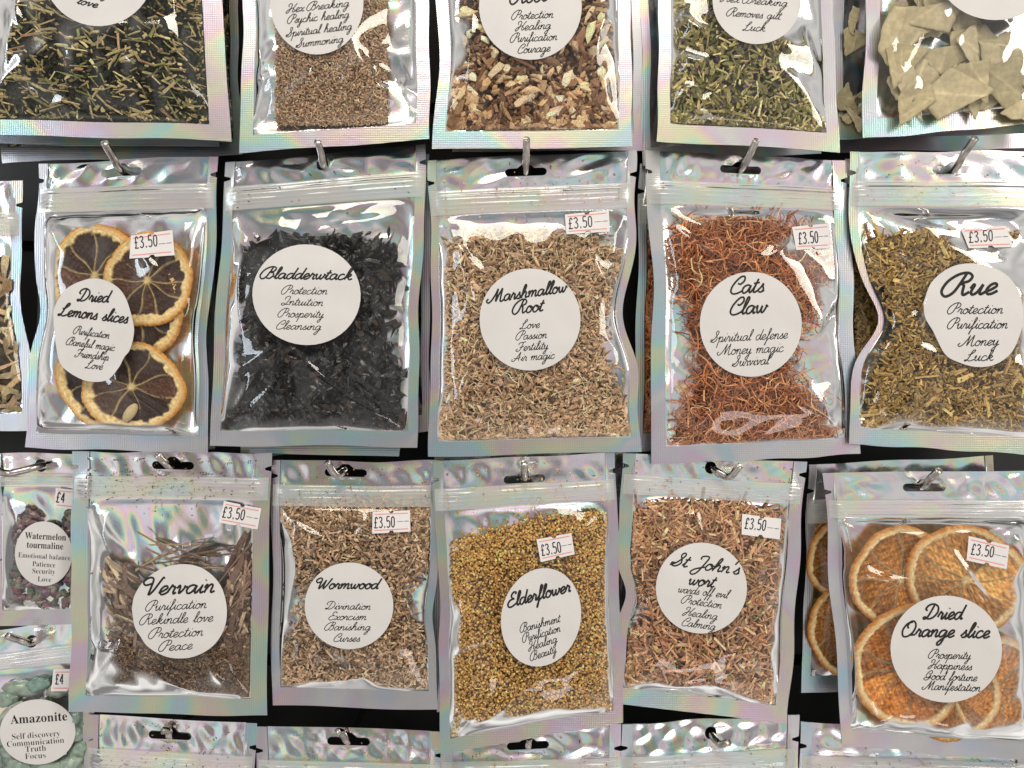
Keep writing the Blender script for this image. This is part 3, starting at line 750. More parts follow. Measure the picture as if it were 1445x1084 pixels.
def herb(pouch, poly, layers, base, label, name='dried_herb', mat=None, seed=5, fuzz=7, mound=True, crumbs=0, fill=.55, grow=1.035, group='dried plant fillings of the pouches'):
    rng = np.random.default_rng(seed); mat = mat or M_HERB
    poly = np.array(poly, float); pc = (poly.min(0) + poly.max(0)) / 2; poly = pc + (poly - pc) * grow; x0, y0 = poly.min(0); x1, y1 = poly.max(0)
    V, F, C, off = [], [], [], 0

    def height(px, py):
        u, t = pouch.inv_h(px, py, 0, False); x = np.clip(u * pouch.W, pouch.side + 3, pouch.W - pouch.side - 3); y = np.clip(t * pouch.L, 0, pouch.L - pouch.bot - 2)
        return u, t, pouch.smooth_h(x, y)
    if mound:
        st = 5.0
        gx = np.arange(x0, x1 + st, st); gy = np.arange(y0, y1 + st, st); X, Y = np.meshgrid(gx, gy)
        u, t, h = height(X.ravel(), Y.ravel())
        ins = in_poly(X.ravel(), Y.ravel(), poly)
        wv = pouch.world(u, t, h * fill * .55 + rng.normal(0, .25, h.shape) * MM)
        lx, lyy = u * pouch.W, t * pouch.L
        ins = ins.ravel() & (lx > pouch.side + 1) & (lx < pouch.W - pouch.side - 1) & (lyy < pouch.L - pouch.bot - 1)
        f = grid_faces(len(gy), len(gx)); ok = ins[f].all(axis=1); f = f[ok]
        if len(f):
            wv_, ff = compact(wv, [f]); V.append(wv_); F.append(ff[0]); off += len(wv_)
            C.append(np.clip(.55 * np.array(base)[None] * np.exp(rng.normal(0, .3, (len(wv_), 1))), .003, .6))  # mound colour darkened to paint the shade in gaps between pieces
    area = 0.5 * abs(np.dot(poly[:, 0], np.roll(poly[:, 1], 1)) - np.dot(poly[:, 1], np.roll(poly[:, 0], 1)))
    for ly in layers:
        n = int(ly['cover'] * area / (np.sqrt(ly['size'][0][0] * ly['size'][0][1]) * np.mean(ly['size'][1])))
        reg = np.array(ly.get('poly', poly), float)
        if 'poly' in ly:
            ra = 0.5 * abs(np.dot(reg[:, 0], np.roll(reg[:, 1], 1)) - np.dot(reg[:, 1], np.roll(reg[:, 0], 1))); n = int(n * ra / area)
        a0, b0 = reg.min(0); a1, b1 = reg.max(0)
        pxs, pys = [], []; got = 0
        while got < n:
            qx = rng.uniform(a0, a1, n * 2); qy = rng.uniform(b0, b1, n * 2)
            k = in_poly(qx + rng.normal(0, ly.get('fuzz', fuzz), n * 2), qy + rng.normal(0, ly.get('fuzz', fuzz), n * 2), reg)
            pxs.append(qx[k]); pys.append(qy[k]); got += k.sum()
        px = np.concatenate(pxs)[:n]; py = np.concatenate(pys)[:n]
        v, fs, c = frag_set(rng, n, ly['kind'], ly['size'], ly['cols'], ly.get('ang'), ly.get('tilt', .35), ly.get('curl', 0))
        u, t, h = height(px, py)
        lo, hi = ly.get('depth', (.3, .92))
        # pressed flat against the film, and only inside the sealed window
        hc = np.clip(h * rng.uniform(lo, hi, n), .7 * MM, None); p = pouch.world(u, t, hc)
        lx = (u * pouch.W)[:, None] + v[:, :, 0]; lyy = (t * pouch.L)[:, None] - v[:, :, 2]
        m = 1.5                                    # slide pieces that would stick into the seal back inside
        sh = np.clip(pouch.side + m - lx.min(1), 0, None) - np.clip(lx.max(1) - (pouch.W - pouch.side - m), 0, None)
        sv = -np.clip(lyy.max(1) - (pouch.L - pouch.bot - m), 0, None)
        lx = lx + sh[:, None]; lyy = lyy + sv[:, None]; v[:, :, 0] += sh[:, None]; v[:, :, 2] -= sv[:, None]
        hv = hc[:, None] + v[:, :, 1] * PX; top = pouch.grid_h(lx, lyy) - .38 * MM
        v[:, :, 1] -= np.clip(hv - top, 0, None) / PX
        m = 1.4
        keep = (lx.min(1) > pouch.side + m) & (lx.max(1) < pouch.W - pouch.side - m) & (lyy.max(1) < pouch.L - pouch.bot - m)
        v = v[keep]; c = c[keep]; p = p[keep]; n = int(keep.sum())
        wv = p[:, None, :] + v * PX * np.array([1, -1, 1])
        V.append(wv.reshape(-1, 3)); C.append(c.reshape(-1, 3))
        nv = v.shape[1]; base_i = (np.arange(n) * nv)[:, None, None] + off
        for f in fs: F.append((f[None] + base_i).reshape(-1, f.shape[1]))
        off += n * nv
    if crumbs:
        n = crumbs; u = np.clip(rng.normal(.5, .3, n), .08, .92); t = (pouch.z0 + rng.normal(8, 22, n)) / pouch.L
        t = np.clip(t, 10 / pouch.L, (pouch.z1 + 25) / pouch.L)
        v, fs, c = frag_set(rng, n, 'grain', ((1.2, 3.6), (.9, 1.7), (.5, 1)), layers[0]['cols'])
        p = pouch.world(u, t, pouch.film_h(u * pouch.W, t * pouch.L) + 1.6 * MM * ((t * pouch.L > pouch.z0) & (t * pouch.L < pouch.z1)) + .1 * MM)
        V.append((p[:, None, :] + v * PX * np.array([1, -1, 1])).reshape(-1, 3)); C.append(c.reshape(-1, 3))
        nv = v.shape[1]; base_i = (np.arange(n) * nv)[:, None, None] + off
        for f in fs: F.append((f[None] + base_i).reshape(-1, f.shape[1]))
        off += n * nv
    V = np.vstack(V); C = np.vstack(C)
    by = {}
    for f in F: by.setdefault(f.shape[1], []).append(f)
    loc = V.mean(axis=0)
    o = mesh_obj(name, V, [np.vstack(g) for g in by.values()], mat, None, loc, smooth=False, cols=C)
    tag(o, label, 'dried herb', group, 'stuff')
    return o


# ------------------------------------------------------------------ citrus slices
def citrus(name, label, group, pouch, cx, cy, rx, ry, lift, seed, pulp, pith, peel, nseg=9, tilt=(0, 0), seed_at=None, rot=0, ring=.78, glow=0.0, mem=.75, scal=.10):
    rng = np.random.default_rng(seed)
    nr, ntheta = 46, 180
    dd = pouch.d0 + (pouch.d1 - pouch.d0) * .6; kk = (DIST - dd - lift * MM) / (DIST - dd)
    u, t = pouch.inv(np.array([722.5 + (cx - 722.5) * kk]), np.array([542 + (cy - 542) * kk])); c = pouch.world(u, t, np.array([lift * MM]))[0]
    root = tag(empty(name, c), label, 'citrus slice', group)
    th = np.linspace(0, 2 * math.pi, ntheta, endpoint=False)
    ph = rng.uniform(0, 6.28, 5)
    R = 1 + .030 * np.sin(2 * th + ph[0]) + .022 * np.sin(3 * th + ph[1]) + .016 * np.sin(5 * th + ph[2]) + .008 * np.sin(9 * th + ph[3]) + .006 * rng.normal(0, 1, ntheta)
    a0 = np.sort((np.arange(nseg) + rng.uniform(-.22, .22, nseg)) / nseg * 2 * math.pi + rot)
    rr = np.concatenate([np.linspace(.0, ring + .015, nr)])
    TH, RR = np.meshgrid(th, rr)
    rp = RR * 45.0                                       # notional pixel radius, for widths
    dang = np.min(np.abs((TH[..., None] - a0 + .07 * np.sin(RR[..., None] * 7 + a0 * 3) + math.pi) % (2 * math.pi) - math.pi), axis=-1)
    wv = waves(rng, 6, .12, .5)
    dist = dang * np.maximum(rp, 2)
    memb = np.exp(-(dist / (.75 + .4 * wv(np.cos(TH), np.sin(TH)))) ** 2)
    core = 1 - sstep(RR, .04, .13)
    sgi = np.argmin(np.abs((TH[..., None] - a0 - math.pi / nseg + math.pi) % (2 * math.pi) - math.pi), axis=-1); sgx = rng.uniform(0, 1, nseg)[sgi] * scal
    edge = sstep(RR + sgx + .25 * scal * wv(RR * np.cos(TH), RR * np.sin(TH)), ring - .05, ring)
    seg_round = np.clip(1.0 - dist / (5 + 3 * wv(RR, TH)), 0, 1)
    pithy = np.clip(np.maximum(memb, np.maximum(core, edge)), 0, 1)
    f1 = waves(rng, 8, .05, .25); sac = f1(np.cos(TH * 13) * .8, RR * 1.0 + np.sin(TH * 7)) * .45 + f1(RR * np.cos(TH) * 1.3, RR * np.sin(TH) * 1.3) * .65
    hgt = -.55 + .65 * pithy + .22 * sac * (1 - pithy) - .25 * np.sin(np.clip(RR / ring, 0, 1) * 3.1)
    pulp, pith, peel = map(np.array, (pulp, pith, peel))
    segi = np.argmin(np.abs((TH[..., None] - a0 - .35 + math.pi) % (2 * math.pi) - math.pi), axis=-1); segv = np.exp(rng.normal(0, .38, nseg))[segi]
    colr = (pulp[None, None] * (np.exp(.55 * sac) * segv * (1 + glow * (1 - RR / ring)))[..., None]) * (1 - pithy[..., None]) + (pith * (mem * .75 + (1 - mem * .75) * np.maximum(edge, core * .6)[..., None] + .04 * rng.normal(0, 1, RR.shape)[..., None])) * pithy[..., None]
    zmul = 1.0
    tx, ty = tilt

    def place(Rn, T_, h):
        X = Rn * np.cos(T_) * rx; Z = Rn * np.sin(T_) * ry
        hh = h + (tx * X + ty * Z) * PX / MM + .7 * np.sin(2 * T_ + ph[4]) * Rn ** 2
        return np.stack([X * PX, -hh * MM, Z * PX], -1) + c
    V = place(RR * R[None], TH, hgt).reshape(-1, 3)
    i = np.arange(ntheta); F = []
    for k in range(nr - 1):
        a = k * ntheta; F.append(np.stack([a + i, a + ntheta + i, a + ntheta + (i + 1) % ntheta, a + (i + 1) % ntheta], 1))
    mesh_obj('pulp', V, np.vstack(F), M_PULP, root, c, cols=np.clip(colr.reshape(-1, 3), .004, .8))
    # rind: pith ring, rounded peel edge, back
    prof = [(ring + .01, .08, 0), (ring + .3 * (.91 - ring), .14, 0), (ring + .7 * (.91 - ring), .18, .05), (.92, .18, .22), (.945, .12, .55), (.968, .0, .85), (.982, -.12, 1), (.992, -.3, 1), (1.0, -.8, 1), (1.0, -1.6, 1), (.985, -2.2, 1), (.95, -2.5, .8), (.6, -2.5, .2), (.0, -2.5, .2)]
    V, C = [], []
    for r_, h_, m_ in prof:
        jit = .04 * wv(np.cos(th) * 1.5 + r_, np.sin(th) * 1.5) if .8 < r_ < .98 else 0
        V.append(place(r_ * R, th, np.full(ntheta, h_) + jit))
        mm = np.clip(m_ + .16 * wv(np.cos(th) * 2, np.sin(th) * 2 + r_ * 4) * (m_ > 0), 0, 1)[:, None]
        C.append((pith * (1 - .06 * np.abs(wv(np.cos(th) * 4, np.sin(th) * 4 + r_)))[:, None]) * (1 - mm) + peel * (1 + .18 * wv(np.cos(th) * 3 + 1, np.sin(th) * 3))[:, None] * mm)
    F = []
    for k in range(len(prof) - 1):
        a = k * ntheta; F.append(np.stack([a + i, a + ntheta + i, a + ntheta + (i + 1) % ntheta, a + (i + 1) % ntheta], 1))
    mesh_obj('rind', np.vstack(V), np.vstack(F), M_RIND, root, c, cols=np.clip(np.vstack(C), .004, .85))
    if seed_at:
        v, f = ico_sphere(2); sx, sy, ang = seed_at
        ca, sa = math.cos(ang), math.sin(ang); q = v * np.array([15, 6, 7]) * (1 - .25 * v[:, :1]); q = np.stack([q[:, 0] * ca - q[:, 2] * sa, q[:, 1], q[:, 0] * sa + q[:, 2] * ca], 1)
        u, t = pouch.inv(np.array([float(sx)]), np.array([float(sy)])); sc = pouch.world(u, t, np.array([(lift + .5) * MM]))[0]
        mesh_obj('seed', q * PX + sc, f, M_RIND, root, c, cols=np.tile(np.array([.55, .42, .22]), (len(v), 1)))
    return root


_ICO = {}
def ico_sphere(sub):
    if sub in _ICO: return _ICO[sub]
    v, f = tmpl_ico(); v = v / np.linalg.norm(v, axis=1, keepdims=True); v = [tuple(a) for a in v]; f = [tuple(a) for a in f]
    for _ in range(sub):
        mid = {}; nf = []
        def m(a, b):
            k = (min(a, b), max(a, b))
            if k not in mid:
                p = np.array(v[a]) + np.array(v[b]); p /= np.linalg.norm(p); mid[k] = len(v); v.append(tuple(p))
            return mid[k]
        for a, b, c in f:
            x, y, z = m(a, b), m(b, c), m(c, a); nf += [(a, x, z), (b, y, x), (c, z, y), (x, y, z)]
        f = nf
    _ICO[sub] = (np.array(v), np.array(f)); return _ICO[sub]


# ------------------------------------------------------------------ hooks and wall
def hook(pts, label, r=1.75):
    """pts: (px, py, depth mm) control points, first at the wall"""
    P = np.vstack([p2w(np.array([a]), np.array([b]), np.array([d * MM])) for a, b, d in pts])
    C = catmull(P, 8); n = len(C); ns = 14
    T = np.gradient(C, axis=0); T /= np.linalg.norm(T, axis=1, keepdims=True)
    ref = np.array([1.0, 0, .0]); A = ref - (T @ ref)[:, None] * T; A /= np.linalg.norm(A, axis=1, keepdims=True); B = np.cross(T, A)
    a = np.linspace(0, 2 * math.pi, ns, endpoint=False)
    rad = np.full(n, r * MM)
    C2 = np.vstack([C, C[-1:] + T[-1:] * .25 * MM]); rad = np.append(rad, r * .82 * MM); A = np.vstack([A, A[-1:]]); B = np.vstack([B, B[-1:]]); n += 1
    V = (C2[:, None] + rad[:, None, None] * (A[:, None] * np.cos(a)[None, :, None] + B[:, None] * np.sin(a)[None, :, None])).reshape(-1, 3)
    i = np.arange(ns); F = [np.stack([k * ns + i, k * ns + (i + 1) % ns, (k + 1) * ns + (i + 1) % ns, (k + 1) * ns + i], 1) for k in range(n - 1)]
    cap = np.arange(ns)[None] + (n - 1) * ns
    o = mesh_obj('wire_hook', V, [np.vstack(F), cap], M_STEEL, None, V[0])
    return tag(o, label, 'hook', 'steel display hooks')


WALL_D = -48
def box(name, x0, x1, y0, y1, z0, z1, mat):
    v = np.array([(x, y, z) for x in (x0, x1) for y in (y0, y1) for z in (z0, z1)])
    f = np.array([(0, 1, 3, 2), (4, 6, 7, 5), (0, 4, 5, 1), (2, 3, 7, 6), (0, 2, 6, 4), (1, 5, 7, 3)])
    return v, f


V, F, o_ = [], [], 0
for k in range(-6, 7):                       # black slatwall behind the hooks
    v, f = box('', -.75, .75, .048, .066, k * .075 + .003, k * .075 + .072, None); V.append(v); F.append(f + o_); o_ += 8
v, f = box('', -.75, .75, .062, .075, -.48, .56, None); V.append(v); F.append(f + o_)
tag(mesh_obj('wall', np.vstack(V), np.vstack(F), M_WALL, None, (0, .06, 0), smooth=False), kind='structure')

# ------------------------------------------------------------------ palettes and recipes
TAN = (.40, .30, .17)
GROUP = 'holographic pouches hanging in the rows'
BACKG = 'pouches hanging behind the front ones'


def sticks(cover, size, cols, **k): return dict(kind='stick', cover=cover, size=size, cols=cols, **k)


MUG = [dict(kind='flake', cover=1.6, size=((4, 12), (2, 5), (1, 1)), cols=[(.020, .023, .014, 5), (.055, .055, .026, 2), (.03, .024, .014, 2)]),
       sticks(.30, ((4, 32), (1.3, 3.8), (1.2, 2.6)), [(.46, .36, .18, 4), (.30, .24, .11, 2), (.34, .20, .11, .5), (.20, .20, .07, 1.5)], ang=(-.35, .7), depth=(.75, .98), tilt=.18)]
POWDER = [dict(kind='grain', cover=2.8, size=((2, 6), (1.1, 2.2), (1, 2)), cols=[(.24, .175, .118, 4), (.28, .215, .15, 2), (.15, .105, .07, 2)]),
          dict(kind='fibre', cover=.25, size=((10, 28), (.8, 1.13), (.8, 1.2)), cols=[(.34, .24, .14, 1)], curl=.3)]
CHIPS = [dict(kind='chip', cover=1.4, size=((6, 13), (4, 8), (3, 7)), cols=[(.12, .065, .035, 3), (.30, .20, .11, 2)], depth=(.4, .75)),
         dict(kind='chip', cover=1.1, size=((13, 36), (8, 18), (6, 12)), cols=[(.46, .34, .20, 4), (.34, .23, .125, 3), (.14, .08, .045, 2), (.52, .42, .29, 2)], depth=(.6, .95)),
         sticks(.3, ((14, 34), (3, 7), (3, 5)), [(.13, .07, .04, 3), (.3, .2, .11, 1)], depth=(.7, .95))]
OLIVE = [dict(kind='flake', cover=1.7, size=((6, 18), (3, 7), (1, 1)), cols=[(.085, .085, .032, 4), (.14, .13, .055, 3), (.05, .048, .022, 3), (.055, .035, .055, 1)]),
         sticks(.7, ((7, 24), (1.5, 3.4), (1.5, 3)), [(.30, .25, .13, 2), (.20, .18, .08, 2), (.09, .09, .035, 2)])]
WEED = [dict(kind='flake', cover=1.5, size=((8, 22), (4, 9), (1, 1)), cols=[(.007, .0065, .006, 5), (.014, .012, .010, 2), (.045, .026, .015, .6)], tilt=.5),
        dict(kind='flake', cover=1.1, size=((20, 58), (7, 16), (1, 1)), cols=[(.007, .0065, .006, 5), (.013, .011, .010, 2), (.03, .018, .012, .4)], tilt=.3, curl=.35, depth=(.35, .8)),
        dict(kind='chip', cover=.5, size=((6, 14), (4, 8), (2, 5)), cols=[(.008, .007, .006, 3), (.05, .03, .018, 1)])]
MARSH = [dict(kind='chip', cover=1.6, size=((4, 12), (2.5, 5.5), (2, 4)), cols=[(.33, .235, .15, 4), (.26, .175, .105, 3), (.38, .29, .19, 2), (.14, .09, .05, 1)]),
         dict(kind='chip', cover=.5, size=((12, 24), (4, 9), (3, 5)), cols=[(.34, .245, .155, 3), (.27, .18, .11, 2)], depth=(.6, .92)),
         sticks(.7, ((6, 18), (1.2, 2.8), (1, 2)), [(.35, .25, .155, 3), (.41, .31, .2, 2), (.23, .15, .09, 2)]),
         dict(kind='fibre', cover=.22, size=((14, 40), (.8, 1.4), (.8, 1.2)), cols=[(.45, .35, .22, 1)], curl=.5)]
CLAW = [dict(kind='fibre', cover=1.5, size=((22, 75), (1.0, 2.2), (1.0, 2)), cols=[(.27, .105, .042, 4), (.34, .16, .075, 3), (.16, .058, .025, 2), (.40, .23, .12, 1)], curl=.42, tilt=.22, depth=(.35, .97)),
        dict(kind='fibre', cover=.8, size=((14, 40), (1.0, 1.8), (1.0, 1.6)), cols=[(.24, .09, .038, 4), (.32, .145, .065, 2)], curl=.5, tilt=.3)]
RUE = [sticks(1.9, ((4, 14), (1.5, 3.2), (1.2, 2.6)), [(.25, .172, .062, 4), (.175, .118, .042, 3), (.30, .215, .09, 2), (.09, .06, .026, 1.5)]),
       dict(kind='flake', cover=.5, size=((6, 14), (2, 5), (1, 1)), cols=[(.21, .16, .05, 2), (.14, .11, .04, 1)]),
       sticks(.18, ((16, 42), (3, 6), (2, 4)), [(.27, .2, .085, 2), (.2, .14, .055, 1)], depth=(.75, .97))]
WORM = [dict(kind='chip', cover=1.7, size=((4, 11), (2.5, 5.5), (2, 4)), cols=[(.28, .20, .125, 3), (.19, .13, .08, 3), (.37, .28, .19, 2), (.10, .065, .038, 2)]),
        sticks(.9, ((6, 22), (1.3, 3.2), (1.2, 2.4)), [(.30, .215, .135, 3), (.21, .14, .085, 2), (.38, .29, .19, 1.5), (.12, .078, .045, 1)])]
ELDER = [dict(kind='granule', cover=2.6, size=((2.6, 5.4), (2.4, 4.6), (2.4, 4.4)), cols=[(.33, .205, .068, 5), (.27, .165, .054, 3), (.38, .255, .10, 2), (.15, .078, .028, 1.04)], tilt=1.2),
         dict(kind='fibre', cover=.06, size=((8, 20), (.9, 1.4), (.9, 1.2)), cols=[(.4, .28, .1, 1)], curl=.4)]
JOHN = [sticks(2.2, ((9, 34), (1.6, 3.8), (1.3, 2.6)), [(.32, .185, .10, 4), (.24, .135, .08, 3), (.40, .27, .16, 2), (.20, .145, .07, .5), (.10, .055, .035, 1)]),
        dict(kind='flake', cover=.6, size=((6, 14), (3, 6), (1, 1)), cols=[(.26, .13, .08, 1), (.18, .14, .06, 1)])]


def bright(recipe, f):
    return [dict(l, cols=[(min(.78, c[0] * f * 1.05), min(.72, c[1] * f * .97), min(.6, c[2] * f * .93), c[3] if len(c) > 3 else 1) for c in l['cols']]) for l in recipe]


POWDER, CHIPS, OLIVE, MARSH, CLAW, RUE, WORM, ELDER, JOHN = (bright(POWDER, 1.8), bright(CHIPS, 1.5), bright(OLIVE, 2.15), bright(MARSH, 1.62), bright(CLAW, 1.7), bright(RUE, 1.75), bright(WORM, 1.65), bright(ELDER, 1.85), bright(JOHN, 1.7))


def fine(cols, cover=2.4): return dict(kind='grain', cover=cover, size=((2.5, 7), (1.4, 2.8), (1, 2)), cols=cols)


# ------------------------------------------------------------------ second row (the full pouches in the middle)
# dried lemon
p = Pouch([(55, 231), (308, 221), (293, 639), (36, 632)], d=(2, 7), bulge=10.5, edge_c=11, seed=11, zip0=37, zip1=72, hole_at=(171, 243), side=13, bot=22, crinkle=1.15,
          dents=[('l', .52, 12, 40), ('r', .62, 7, 50)], quiet=[(132, 466, 57, 73)],
          folds=[(150, 500, 270, 600, 1.6, 3, 14), (200, 345, 262, 400, 1.2, 5, 16), (240, 470, 285, 420, 1.4, 4, 18), (60, 560, 130, 470, 1.2, 5, 16), (60, 300, 110, 340, 1.2, 5, 12)])
p.build('citrus_pouch', 'holographic pouch of dried lemon slices with dark brown flesh', group=GROUP)
p.label([(75.6, 456), (77, 434), (94.5, 407), (130, 393), (159.5, 401), (177, 420), (188, 456), (188.5, 474), (183, 494), (175, 504.5), (168, 518), (153.5, 535), (134, 539), (112, 534), (87, 516), (79, 488)],
        [('Dried', 109, 425, 158, 427, 8.4, 2.3), ('Lemons slices', 82, 445, 180, 456.5, 8.6, 2.3), ('Purification', 103, 471, 154, 478, 5.6, 1.04),
         ('Baneful magic', 93, 486.5, 161.6, 495.5, 5.6, 1.04), ('Friendship', 105, 503.5, 153, 509, 5.6, 1.04), ('Love', 120, 519.5, 144.7, 522, 5.8, 1.04)])
p.price([(185.6, 333), (244, 325), (247, 360.5), (184, 365.6)], '£3.50', (191.5, 351, 223, 347.5, 16))
LP = dict(ring=.88, mem=.68, scal=.12, pulp=(.046, .020, .011), pith=(.76, .55, .25), peel=(.55, .23, .03))
LG = 'dried lemon slices in their pouch'
citrus('lemon_slice', 'dried lemon slice at the top under the curled rim of its neighbour, above the label', LG, p, 133, 389, 65, 74, 3.0, 3, **LP, rot=.1)
citrus('lemon_slice', 'dried lemon slice with thick orange rind lying under the price sticker', LG, p, 207, 396, 62, 65, 5.2, 4, **LP, tilt=(-.02, .02), nseg=10)
citrus('lemon_slice', 'mostly hidden dried lemon slice showing one dark wedge between its two larger neighbours', LG, p, 195, 437, 64, 68, 2.8, 5, **LP)
citrus('lemon_slice', 'large dried lemon slice with a plump seed at the bottom of the pouch', LG, p, 185, 546, 72, 62, 5.0, 6, **LP, nseg=8, seed_at=(193, 579, .95), rot=.35)
citrus('lemon_slice', 'dried lemon slice half covered by the seeded slice, sticking out below the label', LG, p, 143, 535, 64, 66, 3.0, 7, **LP)

# bladderwrack
p = Pouch([(318, 229), (602, 203), (590, 631), (296, 629)], d=(2, 7), bulge=7.5, seed=23, zip0=37, zip1=72, hole='round', hole_at=(455, 232), side=14, bot=22, crinkle=1.25,
          quiet=[(432.5, 416, 76, 71)], dents=[('r', .6, 4, 60)],
          folds=[(400, 480, 562, 598, 2.2, 5, 26), (515, 370, 550, 470, 1.4, 7, 22), (350, 345, 352, 480, 1.4, 3, 9), (310, 300, 390, 345, 1.2, 5, 14), (430, 320, 560, 300, 1.2, 8, 22), (330, 520, 420, 470, 1.3, 5, 18)])
p.build('herb_pouch', 'holographic pouch of black seaweed hung by a round hole, label reading Bladderwtack', group=GROUP)
p.label(ell(432.5, 416, 76.5, 71, 6),
        [('Bladderwtack', 367, 393, 497, 395, 7.8, 2.2), ('Protection', 397, 415, 462, 415.5, 5.9, 1.00), ('Intuition', 397, 430.5, 456, 432, 5.9, 1.00),
         ('Prosperity', 392, 447.5, 457, 448.5, 5.9, 1.00), ('Cleansing', 390, 464.5, 453, 466, 5.9, 1.00)])
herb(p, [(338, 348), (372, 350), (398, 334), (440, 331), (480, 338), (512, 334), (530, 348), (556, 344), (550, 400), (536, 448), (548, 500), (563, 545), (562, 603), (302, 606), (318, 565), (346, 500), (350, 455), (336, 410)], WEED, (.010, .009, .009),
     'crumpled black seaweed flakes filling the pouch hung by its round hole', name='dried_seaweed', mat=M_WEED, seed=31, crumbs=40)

# marshmallow root
p = Pouch([(606, 226), (896, 213), (903, 638), (606, 643)], d=(2, 7), bulge=8.0, seed=37, zip0=45, zip1=80, hole_at=(742, 243), side=12, bot=21, crinkle=1.15,
          quiet=[(748, 451, 71, 72), (829, 314, 31, 17)], dents=[('r', .53, 20, 62), ('l', .5, 5, 70)],
          folds=[(650, 335, 690, 480, 2.0, 4, 20), (830, 350, 862, 405, 1.6, 6, 14), (810, 520, 880, 505, 1.5, 5, 14), (690, 480, 640, 610, 1.4, 5, 24), (800, 596, 880, 612, 1.3, 4, 10)])
p.build('herb_pouch', 'holographic pouch of pale tan shredded root, label reading Marshmallow Root', group=GROUP)
p.label(ell(748, 451, 71.3, 72),
        [('Marshmallow', 687, 428, 802, 411.5, 8.6, 2.3), ('Root', 723.5, 443.5, 770, 438.5, 9, 2.3), ('Love', 733.5, 464.5, 762, 462.5, 5.9, 1.04), ('Passion', 728, 480, 772, 477, 5.9, 1.04),
         ('Fertility', 728, 496, 774, 492.5, 5.9, 1.04), ('Air magic', 722, 510.5, 783, 506, 5.9, 1.04)])
p.price([(797, 303), (859, 296.7), (860.4, 327), (799, 331)], '£3.50', (803, 323.5, 835.5, 320, 15))
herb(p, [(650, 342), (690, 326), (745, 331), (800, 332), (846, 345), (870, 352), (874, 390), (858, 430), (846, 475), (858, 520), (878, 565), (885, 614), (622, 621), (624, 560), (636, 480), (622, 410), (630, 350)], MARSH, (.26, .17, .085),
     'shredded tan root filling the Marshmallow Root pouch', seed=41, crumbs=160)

# cats claw
p = Pouch([(912, 212), (1193, 228), (1215, 640), (920, 657)], d=(1.5, 6), bulge=7.5, seed=53, zip0=41, zip1=73, hole_at=(1045, 240), side=20, crinkle=1.3,
          quiet=[(1060, 458, 72, 74), (1144, 335, 27, 18)], dents=[('l', .42, 6, 60)],
          folds=[(938, 300, 1115, 300, 1.7, 4, 10), (940, 310, 1040, 385, 2.0, 5, 22), (1040, 385, 1120, 330, 2.0, 8, 22), (1180, 420, 1130, 520, 1.6, 5, 20), (945, 520, 1000, 470, 1.5, 6, 20), (1150, 560, 1195, 615, 1.2, 5, 14)])
p.build('herb_pouch', 'holographic pouch of fine rust red fibres, label reading Cats Claw', group=GROUP)
p.label(ell(1059.5, 457.8, 72, 74),
        [('Cats', 1031.6, 415, 1078.6, 412, 11.2, 2.6), ('Claw', 1031, 444.5, 1085, 441, 11.2, 2.6), ('Spiritual defense', 1002, 483.5, 1112, 477.5, 7.2, 1.09), ('Money magic', 1012, 501.5, 1106, 496.5, 7.2, 1.09),
         ('Survival', 1032.5, 517.5, 1089, 514, 7.2, 1.09)])
p.price([(1117, 320.5), (1169.7, 315.4), (1170.4, 350.7), (1123.4, 353)], '£3.50', (1127, 345, 1154, 342.5, 16))
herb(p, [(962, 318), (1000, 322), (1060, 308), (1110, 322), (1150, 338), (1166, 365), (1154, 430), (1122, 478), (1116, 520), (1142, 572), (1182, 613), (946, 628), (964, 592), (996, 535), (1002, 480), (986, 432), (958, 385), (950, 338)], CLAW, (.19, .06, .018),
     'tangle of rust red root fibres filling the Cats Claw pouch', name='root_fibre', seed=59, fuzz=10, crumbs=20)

# rue
p = Pouch([(1198, 215), (1482, 214), (1484, 644), (1199, 626)], d=(3.5, 8.5), bulge=8.5, seed=67, zip0=42, zip1=78, hole_at=(1345, 240), side=13, crinkle=1.2,
          quiet=[(1373, 445, 70, 73), (1390, 335, 34, 17)], dents=[('l', .585, 36, 46), ('l', .45, 12, 60)],
          folds=[(1215, 303, 1470, 300, 1.6, 4, 12), (1262, 465, 1300, 400, 2.0, 4, 20), (1262, 465, 1320, 500, 1.8, 5, 18), (1225, 610, 1300, 520, 1.4, 5, 20), (1230, 340, 1290, 380, 1.3, 5, 14)])
p.build('herb_pouch', 'holographic pouch of mustard green chopped stems with a pinched edge, label reading Rue', group=GROUP)
p.label([(1303, 427), (1305.5, 448), (1317, 468), (1333, 499), (1352, 511), (1379, 518), (1405, 514), (1427, 498), (1440, 470), (1444, 444), (1438, 412), (1420, 388), (1395, 376), (1367, 371.8), (1340, 378), (1315, 398)],
        [('Rue', 1329, 418, 1408, 414.5, 14.5, 4.0), ('Protection', 1337, 443, 1415.5, 442.5, 7.2, 1.35), ('Purification', 1337, 464, 1422, 463.5, 7.2, 1.35), ('Money', 1352, 489, 1410, 487, 7.2, 1.35),
         ('Luck', 1361, 509.5, 1402, 509, 7.2, 1.35)])
p.price([(1355, 323), (1419, 319), (1429, 349), (1366, 350.7)], '£3.50', (1366.7, 343, 1400, 340, 15))
herb(p, [(1232, 338), (1300, 328), (1400, 332), (1466, 338), (1466, 618), (1224, 612), (1238, 540), (1272, 465), (1255, 410), (1232, 375)], RUE, (.21, .145, .045),
     'mustard green chopped stems filling the Rue pouch', seed=71, crumbs=60)

